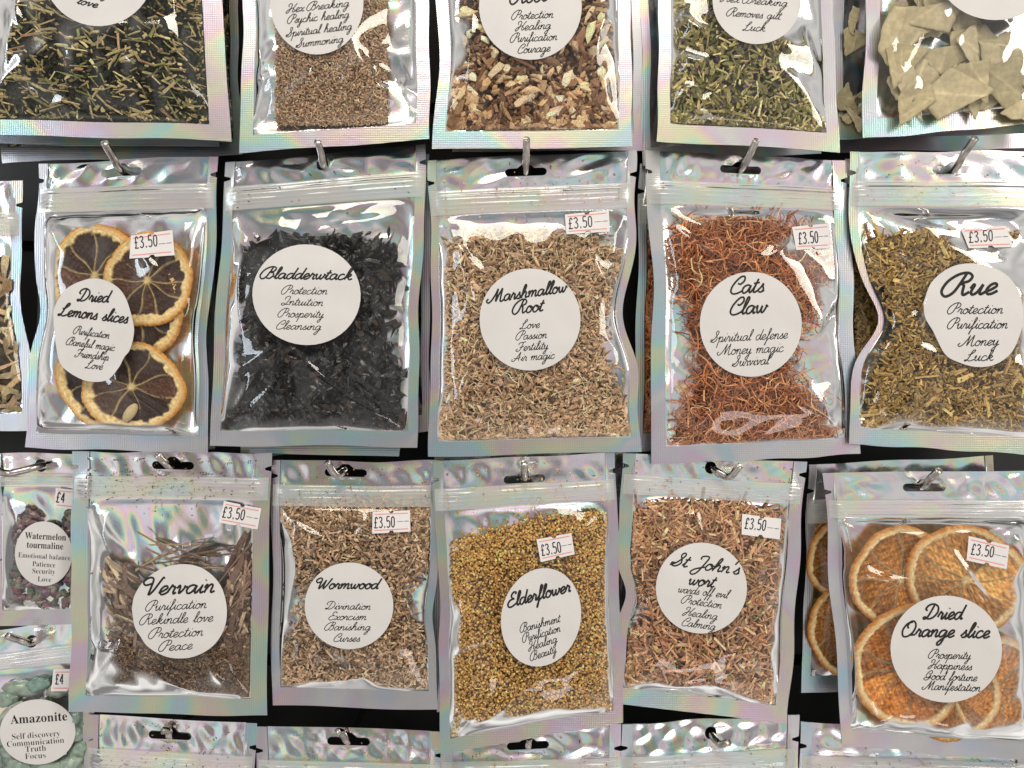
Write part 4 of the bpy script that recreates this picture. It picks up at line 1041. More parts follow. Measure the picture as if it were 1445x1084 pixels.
# twisty root beside the lemons
p = Pouch([(-235, 250), (30, 254), (50, 606), (-230, 615)], d=(-2, 3), bulge=7.0, seed=73, zip0=48, zip1=80, side=16, dents=[('r', .45, 10, 60)])
p.build('herb_pouch', 'mostly cropped pouch of pale twisty root beside the lemon slices', group=GROUP)
herb(p, [(-200, 365), (18, 365), (16, 450), (38, 590), (-200, 590)], [dict(kind='fibre', cover=1.3, size=((40, 110), (6, 13), (5, 9)), cols=[(.52, .39, .23, 3), (.36, .25, .14, 2), (.6, .48, .31, 1)], curl=.6),
     dict(kind='chip', cover=.4, size=((12, 24), (6, 10), (4, 7)), cols=[(.28, .2, .11, 1)])], (.12, .08, .045), 'pale twisty root pieces in the cropped pouch beside the lemons', name='twisted_root', seed=77)

# ------------------------------------------------------------------ third row
p = Pouch([(103, 637), (384, 640), (378, 1010), (98, 1005)], d=(2.5, 8), bulge=7.5, seed=83, zip0=34, zip1=66, hole_at=(244, 657), side=24, bot=24, crinkle=1.3,
          quiet=[(253, 863, 67, 67), (339, 727, 28, 18)],
          folds=[(290, 720, 270, 800, 2.2, 4, 14), (125, 900, 205, 905, 1.6, 5, 16), (130, 960, 195, 870, 1.5, 5, 18), (150, 720, 190, 800, 1.3, 5, 18), (230, 950, 350, 985, 1.4, 4, 12), (305, 910, 325, 965, 1.2, 3, 8)])
p.build('herb_pouch', 'holographic pouch of loose brown twigs over fine brown grains, label reading Vervain', group=GROUP)
p.label([(186, 859.5), (190, 884), (198, 898), (207, 911), (224, 922.5), (246, 929), (274, 926.5), (300, 912), (316, 888), (320, 858), (311, 826), (289, 804), (262, 796.3), (232, 801), (205, 818), (190, 840)],
        [('Vervain', 204, 840, 303, 836, 11.6, 2.9), ('Purification', 205.5, 862.5, 291.5, 858, 6.8, 1.13), ('Rekindle love', 197, 882, 301, 877, 7, 1.13), ('Protection', 209.5, 901.5, 287, 897, 7, 1.13), ('Peace', 224, 919.5, 272, 916, 7, 1.13)])
p.price([(316.6, 707), (369, 717.4), (363.8, 747), (309, 737)], '£3.50', (314, 729.6, 344, 734, 15))
VB = [(.24, .155, .105, 2), (.11, .064, .046, 3), (.38, .28, .19, 1.04)]
herb(p, [(122, 945), (165, 925), (215, 912), (260, 905), (352, 898), (354, 985), (122, 982)], [fine([(.15, .088, .05, 3), (.24, .155, .09, 2), (.08, .048, .028, 2)], 2.6),
     sticks(1.5, ((12, 40), (2.5, 5), (2, 4)), VB, poly=[(140, 790), (168, 800), (205, 850), (215, 925), (160, 915), (150, 860)], ang=(-.9, .5), depth=(.35, .85)),
     sticks(1.7, ((12, 44), (2.5, 5.5), (2, 4)), VB, poly=[(308, 835), (330, 800), (354, 775), (354, 925), (300, 925)], ang=(1.2, .45), depth=(.35, .9)),
     sticks(.8, ((45, 110), (4, 10), (3, 6)), [(.22, .14, .10, 2), (.12, .072, .05, 2), (.46, .36, .24, 1.6)], poly=[(136, 755), (165, 765), (215, 850), (190, 890), (150, 850)], ang=(-.95, .22), depth=(.6, .93), fuzz=5, tilt=.08),
     sticks(.8, ((45, 100), (4, 9), (3, 6)), [(.17, .11, .08, 2), (.12, .072, .055, 3)], poly=[(305, 800), (350, 762), (356, 840), (330, 920), (310, 900)], ang=(1.1, .3), depth=(.6, .93), fuzz=5, tilt=.08),
     sticks(.35, ((30, 90), (1.5, 3.2), (1.5, 3)), [(.27, .19, .12, 2), (.17, .11, .07, 2)], poly=[(190, 772), (320, 765), (318, 815), (195, 820)], ang=(.1, .45), depth=(.4, .85), tilt=.1),
     fine([(.16, .095, .055, 3), (.25, .165, .10, 1)], 1.0) | dict(poly=[(175, 870), (250, 830), (340, 830), (352, 940), (130, 945)])], (.10, .06, .035),
     'brown twigs and fine grains filling the Vervain pouch', name='dried_twig', seed=89, crumbs=220)

p = Pouch([(383, 650), (621, 651), (618, 1001), (384, 995)], d=(0, 4.5), bulge=7.0, seed=97, zip0=34, zip1=64, hole_at=(488, 667), side=12, bot=26, crinkle=1.2,
          quiet=[(492.5, 855, 63, 61), (552, 736, 28, 18)], dents=[('r', .62, 10, 40)],
          folds=[(395, 715, 475, 762, 1.8, 3, 14), (420, 725, 440, 850, 1.4, 4, 20), (500, 760, 515, 720, 1.2, 4, 12), (425, 960, 540, 940, 1.6, 5, 14), (600, 850, 560, 800, 1.2, 4, 16)])
p.build('herb_pouch', 'holographic pouch of mixed brown and buff chips, label reading Wormwood', group=GROUP)
p.label(ell(492.5, 855, 62.6, 61.2),
        [('Wormwood', 447, 831, 539, 831, 7.2, 2.2), ('Divination', 459, 860, 523, 860.5, 5.4, 1.00), ('Exorcism', 464, 875, 517, 875, 5.4, 1.00), ('Banishing', 458, 889.5, 523, 889.5, 5.4, 1.00), ('Curses', 471, 905.5, 508, 905.5, 5.4, 1.00)])
p.price([(526, 722), (578.6, 720), (579.5, 750), (525.4, 753)], '£3.50', (528.7, 745, 557, 743.5, 15))
herb(p, [(396, 720), (430, 709), (520, 706), (606, 716), (608, 770), (595, 800), (562, 850), (594, 896), (607, 968), (396, 966), (394, 925), (434, 860), (394, 792)], WORM, (.19, .125, .06), 'brown and buff chips filling the Wormwood pouch', seed=101, crumbs=120)

p = Pouch([(612, 650), (868, 640), (880, 1018), (622, 1065)], d=(4, 9.5), bulge=8.0, seed=103, zip0=38, zip1=68, hole_at=(740, 676), side=14, bot=20, crinkle=1.1,
          quiet=[(763.5, 871, 58, 69), (784, 777, 27, 18)], dents=[('l', .5, 6, 40)],
          folds=[(640, 840, 705, 895, 2.0, 4, 18), (705, 895, 640, 920, 1.8, 4, 14), (705, 895, 695, 1000, 1.3, 4, 18), (690, 990, 640, 1050, 1.5, 4, 14), (630, 745, 685, 760, 1.8, 6, 14)])
p.build('herb_pouch', 'tilted holographic pouch of golden yellow grains, label reading Elderflower', group=GROUP)
p.label(ell(763.5, 871.2, 56.0, 70, 12),
        [('Elderflower', 717.7, 857.5, 806, 834.5, 9, 2.5), ('Banishment', 734.6, 893, 793, 877, 5.9, 1.04), ('Purification', 738, 907, 791.5, 891, 5.9, 1.04), ('Healing', 746, 919, 787, 906, 5.9, 1.04), ('Beauty', 749, 933, 786, 920.5, 5.9, 1.04)])
p.price([(757, 761), (806, 752), (811, 782), (763, 793)], '£3.50', (765, 784, 792, 779, 15))
herb(p, [(648, 765), (740, 745), (850, 728), (855, 830), (862, 1000), (650, 1044), (644, 930), (640, 830)], ELDER, (.34, .19, .05), 'golden flower grains filling the Elderflower pouch', name='dried_flower', seed=107, crumbs=130)

p = Pouch([(878, 640), (1138, 652), (1110, 1022), (862, 990)], d=(1, 6), bulge=7.5, seed=109, zip0=30, zip1=58, hole='round', hole_at=(1003, 660), side=18, bot=24, crinkle=1.2,
          quiet=[(990, 830, 65, 65), (1074, 743, 28, 19)], dents=[('l', .56, 12, 32)],
          folds=[(980, 700, 1000, 780, 1.3, 4, 14), (885, 965, 1000, 955, 1.7, 5, 16), (1000, 955, 1095, 1000, 1.7, 5, 14), (880, 850, 930, 840, 1.6, 5, 18), (885, 960, 945, 880, 1.5, 4, 16)])
p.build('herb_pouch', 'holographic pouch of reddish straw hung by a bent hook, label reading St John\'s wort', group=GROUP)
p.label(ell(989.8, 830, 64.3, 64.2),
        [("St John's", 945, 797.5, 1043, 811, 9, 2.2), ('wort', 972, 825, 1011, 829.5, 8.6, 2.2), ('wards off evil', 957, 836, 1030, 845, 5.9, 1.00), ('Protection', 961, 851, 1018, 859, 5.9, 1.00),
         ('Healing', 963, 868, 1012, 875, 5.9, 1.00), ('Calming', 962, 883, 1009, 889.5, 5.9, 1.00)])
p.price([(1047, 725), (1102, 732), (1099.6, 761), (1046, 754)], '£3.50', (1050, 745.5, 1079, 748.5, 15), red=False)
herb(p, [(898, 722), (980, 710), (1040, 716), (1102, 730), (1104, 800), (1094, 880), (1090, 994), (880, 968), (886, 905), (924, 864), (900, 822), (892, 780)],
     JOHN + [sticks(.05, ((30, 60), (2, 4), (2, 3)), [(.34, .22, .12, 1)], poly=[(1060, 668), (1125, 680), (1105, 730), (1070, 725)])], (.22, .12, .055),
     'reddish straw filling the pouch labelled St John\'s wort', name='dried_straw', seed=113, crumbs=60)

# dried orange
p = Pouch([(1160, 667), (1462, 664), (1472, 1075), (1188, 1052)], d=(3.5, 8.5), bulge=11.0, edge_c=11, seed=127, zip0=40, zip1=65, hole_at=(1304, 688), side=15, bot=24, crinkle=1.25,
          quiet=[(1335, 916, 79, 76), (1393, 780, 32, 21)],
          folds=[(1185, 790, 1290, 812, 2.0, 3, 12), (1330, 770, 1425, 890, 1.8, 3, 12), (1290, 1050, 1440, 1045, 1.8, 6, 20), (1190, 760, 1220, 800, 1.3, 5, 16), (1320, 1020, 1445, 1055, 1.4, 3, 14), (1200, 880, 1230, 1000, 1.2, 5, 22)])
p.build('citrus_pouch', 'holographic pouch of dried orange slices with amber flesh, label reading Dried Orange slice', group=GROUP)
p.label(ell(1335.3, 916, 78.8, 75.4, 8),
        [('Dried', 1303, 874, 1364, 874, 10, 2.7), ('Orange slice', 1274, 898, 1396.6, 900.5, 10, 2.7), ('Prosperity', 1310, 929, 1370, 930.5, 6.1, 1.13), ('Happiness', 1309.6, 943.5, 1371.5, 946, 6.1, 1.13),
         ('Good fortune', 1304, 959, 1379, 961.5, 6.1, 1.13), ('Manifestation', 1301, 973, 1383.5, 976, 6.1, 1.13)])
p.price([(1366, 756), (1423, 770), (1420, 803), (1363, 790.5)], '£3.50', (1369, 782, 1400, 786, 15))
OP = dict(ring=.895, glow=.9, mem=.5, scal=.03, pulp=(.27, .105, .022), pith=(.78, .58, .30), peel=(.46, .17, .025))
OG = 'dried orange slices in their pouch'
citrus('orange_slice', 'dried orange slice at the top, its edge covered by the slice under the price sticker', OG, p, 1273, 818, 72, 72, 2.8, 21, **OP | dict(pulp=(.28, .11, .022)), rot=.3)
citrus('orange_slice', 'pale dried orange slice lying under the price sticker', OG, p, 1364, 819, 83, 77, 5.0, 22, **OP | dict(pulp=(.38, .175, .05)), nseg=10)  # lighter pulp paints the glare of the film into the flesh colour
citrus('orange_slice', 'dark amber dried orange slice beneath the label, nearest the bottom seal corner', OG, p, 1283, 943, 78, 83, 5.3, 23, **OP | dict(pulp=(.22, .075, .014)), nseg=10, rot=.2, tilt=(.02, 0))
citrus('orange_slice', 'dried orange slice reaching the bottom seal under the label, tucked behind the dark amber slice', OG, p, 1340, 972, 70, 76, 3.7, 24, **OP)
citrus('orange_slice', 'mostly covered dried orange slice at the cropped edge, under the price sticker slice', OG, p, 1406, 970, 64, 72, 2.7, 25, **OP)

# watermelon tourmaline
p = Pouch([(-40, 640), (150, 640), (148, 880), (-38, 884)], d=(-6, -3), bulge=5.5, seed=131, zip0=28, zip1=46, hole='round', hole_at=(58, 657), side=42, bot=22, crinkle=.9, nfold=4,
          quiet=[(61.5, 781.5, 41, 46), (100, 702, 26, 15)])
p.build('gemstone_pouch', 'small pouch of dark pink and green stone chips, label reading Watermelon tourmaline', group=GROUP)
p.label(ell(61.5, 781.5, 40.5, 45.6),
        [('Watermelon', 35, 760, 93, 763, 6.2, 1, 'bold'), ('tourmaline', 37.6, 773, 89, 775.5, 6.2, 1, 'bold'), ('Emotional balance', 25.5, 786.5, 99, 791, 4.9, 1, 'serif'), ('Patience', 45.6, 799, 77.7, 801, 4.9, 1, 'serif'),
         ('Security', 45.6, 809, 77.7, 810.5, 4.9, 1, 'serif'), ('Love', 53, 820.5, 72, 821.5, 4.9, 1, 'serif')])
p.price([(79.7, 688.6), (132, 694), (131, 722), (77.5, 716)], '£4', (80, 708.5, 91, 709.5, 14))
TOUR = p

# amazonite
p = Pouch([(-75, 897), (128, 872), (140, 1200), (-70, 1215)], d=(-5, -3), bulge=8.5, seed=137, zip0=34, zip1=58, hole='round', hole_at=(45, 905), side=16, bot=24, crinkle=1.0, nfold=4,
          quiet=[(53, 1033, 54, 47)], folds=[(0, 1062, 40, 1090, 1.6, 4, 14), (70, 1080, 110, 1055, 1.4, 5, 12)])
p.build('gemstone_pouch', 'pouch of smooth sea green pebbles, label reading Amazonite', group=GROUP)
p.label(ell(53, 1033, 53.5, 46, -4),
        [('Amazonite', 15, 1021.8, 95, 1016.6, 8.4, 1, 'bold'), ('Self discovery', 17, 1043.8, 85, 1038.7, 5.6, 1, 'serif'), ('Communication', 10, 1054.4, 90.5, 1048.2, 5.6, 1, 'serif'), ('Truth', 36, 1061.5, 65, 1059.5, 5.6, 1, 'serif'),
         ('Focus', 35.5, 1071.5, 64.6, 1069.5, 5.6, 1, 'serif')])
p.price([(76.7, 944), (128, 944), (124, 976), (72.4, 974.7)], '£4', (79, 965, 90, 965, 14))
AMAZ = p


def stone(name, label, group, pouch, cx, cy, lift, size, rng, col, ang, sub=3, rough=.12):
    v, f = ico_sphere(sub)
    wv = [waves(rng, 4, .7, 2.2) for _ in range(2)]
    k = 1 + rough * (wv[0](v[:, 0] + v[:, 1], v[:, 2]) + wv[1](v[:, 1], v[:, 0] - v[:, 2])) * .6
    q = v * k[:, None] * np.array([size[0], size[2], size[1]]) * PX
    ca, sa = math.cos(ang), math.sin(ang); q = np.stack([q[:, 0] * ca - q[:, 2] * sa, q[:, 1], q[:, 0] * sa + q[:, 2] * ca], 1)
    u, t = pouch.inv_h(np.array([float(cx)]), np.array([float(cy)]))
    lift = min(lift, float(pouch.grid_h(u * pouch.W, t * pouch.L)[0]) / MM - size[2] * PX / MM * 1.05 - .3)
    c = pouch.world(u, t, np.array([lift * MM]))[0]
    cc = np.array(col)[None] * np.exp(.18 * wv[0](v[:, 0] * 2, v[:, 1] * 2 + v[:, 2]))[:, None]
    o = mesh_obj(name, q + c, f, M_STONE, None, c, smooth=sub > 1, cols=np.clip(cc, .004, .8))
    return tag(o, label, 'pebble' if sub > 1 else 'stone chip', group)


rng = np.random.default_rng(9)
AM = [(22, 975, 4, (24, 11), -.12, 'large flat pale green pebble just above the Amazonite label'), (78, 976, 4.5, (20, 12), .35, 'mottled green pebble half under the £4 sticker'),
      (4, 990, 3.2, (15, 12), .3, 'green pebble at the cropped edge beneath the large flat pebble'), (48, 970, 2.4, (18, 10), .2, 'shaded green pebble behind the large flat pebble'),
      (10, 1008, 3.6, (22, 8), .7, 'long narrow green pebble lying along the label edge'), (104, 1000, 4.0, (16, 11), 1.2, 'pale green pebble below the £4 sticker'),
      (118, 1030, 4.4, (13, 20), .1, 'upright dark green pebble between label and side seal'), (104, 1064, 4.6, (19, 13), .9, 'sage green pebble by the lower side of the label'),
      (120, 1058, 2.6, (13, 16), .2, 'deep green pebble near the side seal below the upright one'), (92, 1082, 3.6, (18, 12), .3, 'grey green pebble under the bottom of the label'),
      (20, 1084, 3.6, (20, 12), -.3, 'teal pebble below the lettering at the cropped corner'), (58, 1088, 3.2, (22, 12), .1, 'blue green pebble right below the middle of the label')]
for cx, cy, lf, sz, an, lb in AM:
    c = [(.20, .27, .215), (.25, .31, .25), (.15, .245, .205), (.29, .32, .265)][int(rng.integers(4))]
    stone('tumbled_pebble', lb, 'sea green pebbles in the pouch', AMAZ, cx, cy, lf, (sz[0], sz[1], min(sz) * .85), rng, c, an)
for k in range(26):   # the pebbles packed below the frame and behind
    stone('tumbled_pebble', 'sea green pebble packed among others low in the Amazonite pouch', 'sea green pebbles packed low', AMAZ, rng.uniform(-50, 115), rng.uniform(1000, 1165), rng.uniform(.5, 2.6), (rng.uniform(14, 22), rng.uniform(10, 14), 10), rng, (.19, .26, .21), rng.uniform(0, 3))
proto = []
for k in range(240):
    cx, cy = rng.uniform(4, 106), rng.uniform(718, 858)
    if cy < 735 and 45 < cx < 85: continue
    c = [(.15, .06, .08), (.075, .095, .055), (.04, .034, .032), (.17, .10, .095), (.11, .045, .075), (.19, .165, .13)][int(rng.integers(6))]
    stone('stone_chip', 'pink, green or black stone chip in the Watermelon tourmaline pouch', 'stone chips in the small pouch', TOUR, cx, cy, rng.uniform(.6, 3.6), (rng.uniform(4, 10), rng.uniform(3, 6), rng.uniform(3, 5)), rng, c, rng.uniform(0, 3), sub=1, rough=.2)

# ------------------------------------------------------------------ top row (only the lower halves are in the frame)
p = Pouch([(-75, -250), (300, -250), (326, 199), (-82, 189)], d=(4, 12), bulge=8.5, seed=139, side=28, bot=22, crinkle=1.25, quiet=[(139, -40, 78, 77)],
          folds=[(262, 30, 285, 150, 2.0, 5, 18), (0, 150, 30, 20, 1.8, 5, 16), (60, 150, 110, 140, 1.2, 4, 10), (40, 0, 55, 60, 1.4, 4, 10), (200, 160, 300, 172, 1.3, 4, 10)])
p.build('herb_pouch', 'large pouch of blackish herb flecked with tan stalks, label ending in the word love', group=GROUP)
p.label(ell(139, -40, 78, 77, 4), [('love', 108, 5, 137.5, 11.5, 5.6, 1.6), ('Money', 95, -14, 155, -3, 5.6, 1.6)])
herb(p, [(-50, -150), (292, -150), (297, 60), (300, 178), (-52, 168)], MUG, (.022, .023, .016), 'blackish herb with tan stalk pieces in the pouch labelled love', seed=149)

p = Pouch([(348, -220), (600, -235), (608, 197), (339, 216)], d=(3, 12), bulge=8.0, seed=151, side=18, bot=24, crinkle=1.6, quiet=[(448, 5, 68, 73)],
          folds=[(500, 60, 560, 150, 2.4, 6, 22), (350, 40, 385, 105, 2.2, 8, 22), (390, 110, 350, 190, 2.0, 6, 20), (545, 20, 600, 170, 1.8, 6, 22), (520, 130, 590, 120, 1.8, 5, 16), (395, 60, 400, 170, 1.4, 3, 12)])
p.build('herb_pouch', 'holographic pouch of fine light brown powder, label listing Psychic healing and Summoning', group=GROUP)
p.label(ell(447, 3.5, 66, 73.5), [('Hex Breaking', 403.7, 18.5, 493, 9, 5.8, 1.09), ('Psychic healing', 405.7, 33.5, 493, 25, 5.8, 1.09), ('Spiritual healing', 403, 52.5, 497, 41.5, 5.8, 1.09), ('Summoning', 417, 67.5, 485, 59.5, 5.8, 1.09)])
herb(p, [(386, -120), (545, -130), (545, 100), (543, 172), (388, 176), (386, 60)], POWDER, (.29, .19, .10), 'fine light brown powder in the pouch beside the root chips', name='dried_powder', seed=157, fuzz=2, grow=1.0)

p = Pouch([(622, -230), (882, -230), (893, 207), (611, 210)], d=(3, 12), bulge=8.0, seed=163, side=17, bot=24, crinkle=1.3, quiet=[(748.5, 8, 73, 76)], dents=[('l', .75, 6, 50)],
          folds=[(680, 20, 665, 130, 2.0, 5, 18), (665, 130, 625, 180, 1.6, 4, 14), (850, 100, 880, 180, 1.6, 5, 16), (860, 20, 840, 110, 1.3, 5, 18)])
p.build('herb_pouch', 'holographic pouch of chunky cream and brown root chips, label listing Protection to Courage', group=GROUP)
p.label(ell(748.5, 9, 72.5, 75.5), [('Root', 720, 6, 776, 1, 10, 2.6), ('Protection', 722, 28, 781, 25, 6.1, 1.09), ('Healing', 727, 43.5, 777.5, 40.5, 6.1, 1.09), ('Purification', 720, 60, 786.5, 56.5, 6.1, 1.09), ('Courage', 731, 75.5, 777, 72.5, 6.1, 1.09)])
herb(p, [(640, -120), (862, -120), (856, 50), (862, 110), (872, 184), (622, 186), (632, 110), (650, 50)], CHIPS, (.10, .06, .035), 'chunky cream and brown root chips in the top row', name='root_chip', seed=167)

p = Pouch([(938, -230), (1166, -230), (1184, 216), (925, 199)], d=(3, 12), bulge=8.0, seed=173, side=17, bot=26, crinkle=1.3, quiet=[(1068, 0, 63, 63)],
          folds=[(955, 20, 1005, 60, 2.4, 8, 18), (950, 75, 1000, 95, 1.8, 6, 12), (950, 125, 980, 120, 1.4, 5, 10), (1130, 40, 1165, 110, 1.6, 5, 16)])
p.build('herb_pouch', 'holographic pouch of olive green crushed leaf, label reading Removes gilt and Luck', group=GROUP)
p.label(ell(1068, 0, 62.6, 62.3), [('Hex Breaking', 1016, 2, 1111, 9.5, 5.8, 1.04), ('Removes gilt', 1025, 22.5, 1103.5, 28, 5.8, 1.04), ('Luck', 1048, 43, 1080, 44.6, 5.9, 1.04)])
herb(p, [(945, -120), (1158, -120), (1166, 60), (1166, 196), (942, 186), (944, 60)], OLIVE, (.06, .056, .026), 'olive green crushed leaf in the top row', name='crushed_leaf', seed=179)

p = Pouch([(1226, -240), (1520, -250), (1530, 170), (1217, 196)], d=(4, 12), bulge=8.0, seed=181, side=20, bot=26, crinkle=1.0, quiet=[(1405, -47, 85, 76)],
          folds=[(1250, 20, 1270, 120, 1.6, 5, 14), (1245, 165, 1285, 115, 1.4, 4, 12)])
p.build('leaf_pouch', 'holographic pouch of large broken beige leaf pieces in the top row corner', group=GROUP)
p.label(ell(1405, -47, 85, 75.5))
LEAFP = p
p = Pouch([(1172, -240), (1465, -245), (1478, 186), (1165, 197)], d=(-7, -4), bulge=6.0, seed=191, side=22, bot=24, res=6, crinkle=1.2, folds=[(1190, 130, 1218, 175, 1.5, 4, 12), (1190, 60, 1215, 100, 1.5, 4, 12)])
p.build('leaf_pouch', 'holographic pouch of leaf pieces mostly covered by the big beige leaf pouch', group=BACKG)
LEAFB = p


def leaf(label, pouch, cx, cy, r, lift, rng, col, group='broken leaf pieces in their pouch'):
    n = 40; th = np.linspace(0, 2 * math.pi, n, endpoint=False)
    k = int(rng.integers(4, 7)); ca = np.sort(rng.uniform(0, 2 * math.pi, k) * .3 + (np.arange(k) + rng.uniform(0, 1)) * 2 * math.pi / k * .7 + rng.uniform(0, 6))
    cr = r * rng.uniform(.75, 1.2, k); poly = np.stack([cr * np.cos(ca), cr * np.sin(ca)], 1)
    d = np.roll(poly, -1, 0) - poly; seg = np.linalg.norm(d, axis=1); cum = np.concatenate([[0], np.cumsum(seg)]); q = np.linspace(0, cum[-1], n, endpoint=False)
    o = np.stack([np.interp(q, cum, np.append(poly[:, i], poly[0, i])) for i in range(2)], 1) * (1 + rng.normal(0, .012, (n, 1)))
    o += rng.normal(0, .5, o.shape)
    c0 = o.mean(0); rings = np.linspace(0, 1, 8)[1:]
    P = np.vstack([c0[None], (c0 + (o - c0)[None] * rings[:, None, None]).reshape(-1, 2)])
    a = rng.uniform(0, 6.28); x = (P[:, 0] * math.cos(a) + P[:, 1] * math.sin(a)) / r; y = (-P[:, 0] * math.sin(a) + P[:, 1] * math.cos(a)) / r
    wv = waves(rng, 4, .8, 2.5)
    h = rng.normal(0, 1.2) * x * x + rng.normal(0, .9) * y * y + .4 * wv(x, y) + rng.normal(0, .05) * P[:, 0] + rng.normal(0, .05) * P[:, 1]
    vein = 1.5 * np.exp(-(y / .035) ** 2) + .5 * np.exp(-((np.abs(y) * .8 + x * 1.2) % .45 / .035) ** 2)
    h = h + .6 * np.exp(-(y / .05) ** 2)
    u, t = pouch.inv_h(np.array([float(cx)]), np.array([float(cy)])); c = pouch.world(u, t, np.array([lift * MM]))[0]
    top = np.stack([P[:, 0], -h, -P[:, 1]], 1) * PX + c; bot = top + np.array([0, .2 * MM, 0])
    i = np.arange(n); m = len(P)
    tri = np.stack([0 * i, 1 + i, 1 + (i + 1) % n], 1); qd = [np.stack([1 + j * n + i, 1 + (j + 1) * n + i, 1 + (j + 1) * n + (i + 1) % n, 1 + j * n + (i + 1) % n], 1) for j in range(6)]
    qd = np.vstack(qd); e = 1 + 6 * n; side = np.stack([e + i, e + m + i, e + m + (i + 1) % n, e + (i + 1) % n], 1)
    cc = np.array(col)[None] * (1 + .22 * vein)[:, None] * np.exp(.10 * wv(x * 2, y * 2))[:, None]
    ob = mesh_obj('leaf_piece', np.vstack([top, bot]), [np.vstack([tri, tri[:, ::-1] + m]), np.vstack([qd, qd[:, ::-1] + m, side])], M_LEAF, None, c, cols=np.clip(np.vstack([cc, cc]), .01, .8))
    return tag(ob, label, 'leaf piece', group)


rng = np.random.default_rng(77)
LC = [(.38, .315, .185), (.42, .35, .215), (.33, .28, .165), (.45, .375, .235)]
named = [(1345, 55, 40, 'square beige leaf piece with a torn corner below the blank label'), (1297, 52, 44, 'big pale leaf piece with red flecks beside the inner fold'), (1338, 112, 44, 'beige leaf piece with a straight rib'),
         (1392, 78, 42, 'slanted leaf piece below the label middle'), (1385, 112, 40, 'kite shaped leaf piece with a fine vein'), (1430, 60, 38, 'leaf piece at the cropped edge under the label'),
         (1425, 118, 40, 'wide leaf piece low by the cropped edge'), (1300, 128, 38, 'narrow leaf piece above the bottom seal'), (1290, 155, 34, 'pointed leaf piece resting on the bottom seal'), (1350, 135, 44, 'long curled leaf piece along the bottom'),
         (1395, 150, 32, 'small leaf piece at the bottom seal'), (1440, 150, 30, 'leaf scrap in the bottom corner by the cropped edge'), (1275, 90, 36, 'crumpled leaf piece at the inner side'), (1320, 10, 40, 'leaf piece half behind the blank label')]
for k, (cx, cy, r, lb) in enumerate(named):
    leaf(lb, LEAFP, cx - 2, cy, r * 1.05, 4.2 + (k % 5) * .55, rng, LC[k % 4])
for k in range(46):
    leaf('beige broken leaf piece lying among many others in the corner pouch', LEAFP, rng.uniform(1256, 1500), rng.uniform(-130, 152), rng.uniform(20, 44), rng.uniform(.8, 3.6), rng, LC[k % 4], 'leaf pieces deeper in the pouch')
for k, (cx, cy) in enumerate([(1203, 158), (1212, 120), (1196, 140), (1210, 165), (1206, 60), (1214, 30)]):
    leaf('leaf piece in the covered leaf pouch', LEAFB, cx, cy, 22, 1.6 + .3 * k, rng, LC[k % 4], 'leaf pieces of the covered pouch')

# ------------------------------------------------------------------ pouches hanging behind
def behind(corners, label, poly=None, recipe=None, base=None, hl=None, seed=1, d=(-13, -10), name='herb_pouch', hname='dried_herb', **k):
    p = Pouch(corners, d=d, bulge=k.pop('bulge', 5.5), seed=seed, res=7, rear=True, nfold=5, **k)
    p.build(name, label, group=BACKG)
    if poly: herb(p, poly, recipe, base, hl, name=hname, seed=seed, mat=k.get('mat') or None)
    return p


behind([(-60, -235), (296, -235), (309, 207), (-66, 203)], 'shaded pouch right behind the blackish herb pouch, its grey bottom seal showing', seed=201, d=(-5, -3))
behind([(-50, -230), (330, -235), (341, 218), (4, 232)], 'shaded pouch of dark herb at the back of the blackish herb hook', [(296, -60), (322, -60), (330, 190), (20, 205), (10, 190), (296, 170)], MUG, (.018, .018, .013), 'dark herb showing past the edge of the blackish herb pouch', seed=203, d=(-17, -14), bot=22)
behind([(636, -235), (897, -235), (908, 211), (640, 214)], 'shaded pouch behind the chunky root chips', seed=207)
behind([(904, -235), (1140, -235), (1160, 218), (905, 233)], 'shaded pouch behind the olive leaf pouch, its seal sticking out toward the root chips', seed=211)
behind([(1200, -235), (1470, -235), (1475, 211), (1183, 214)], 'dark pouch at the very back behind both leaf pouches', seed=213, d=(-22, -18))
behind([(62, 238), (305, 226), (304, 634), (42, 630)], 'shaded pouch behind the dried lemon pouch', seed=217)
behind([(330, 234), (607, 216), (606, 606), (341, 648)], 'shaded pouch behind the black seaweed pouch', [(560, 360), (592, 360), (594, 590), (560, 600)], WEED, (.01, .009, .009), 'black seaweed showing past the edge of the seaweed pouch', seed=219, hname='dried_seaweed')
behind([(346, 236), (598, 222), (564, 645), (352, 640)], 'second shaded pouch behind the black seaweed pouch with a slanted bottom seal', seed=220, d=(-20, -6))
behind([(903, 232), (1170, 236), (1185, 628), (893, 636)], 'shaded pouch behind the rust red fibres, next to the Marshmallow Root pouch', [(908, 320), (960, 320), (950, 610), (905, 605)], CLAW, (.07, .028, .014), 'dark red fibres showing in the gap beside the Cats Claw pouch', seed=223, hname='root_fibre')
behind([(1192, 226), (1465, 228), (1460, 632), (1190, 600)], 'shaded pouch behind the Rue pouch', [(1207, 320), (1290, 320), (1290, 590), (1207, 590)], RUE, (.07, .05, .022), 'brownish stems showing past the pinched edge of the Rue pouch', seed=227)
behind([(608, 664), (864, 655), (872, 985), (616, 1005)], 'shaded pouch behind the Elderflower pouch', seed=229)
p = behind([(1139, 655), (1402, 644), (1412, 968), (1131, 978)], 'shaded pouch of orange slices behind the Dried Orange slice pouch', seed=233, name='citrus_pouch', bulge=8)
citrus('orange_slice', 'shaded dried orange slice peeking out behind the orange pouch', 'orange slices behind', p, 1205, 888, 66, 68, 4.6, 31, **OP)
citrus('orange_slice', 'shaded dried orange slice high in the pouch behind the orange pouch', 'orange slices behind', p, 1200, 790, 60, 64, 2.4, 32, **OP)
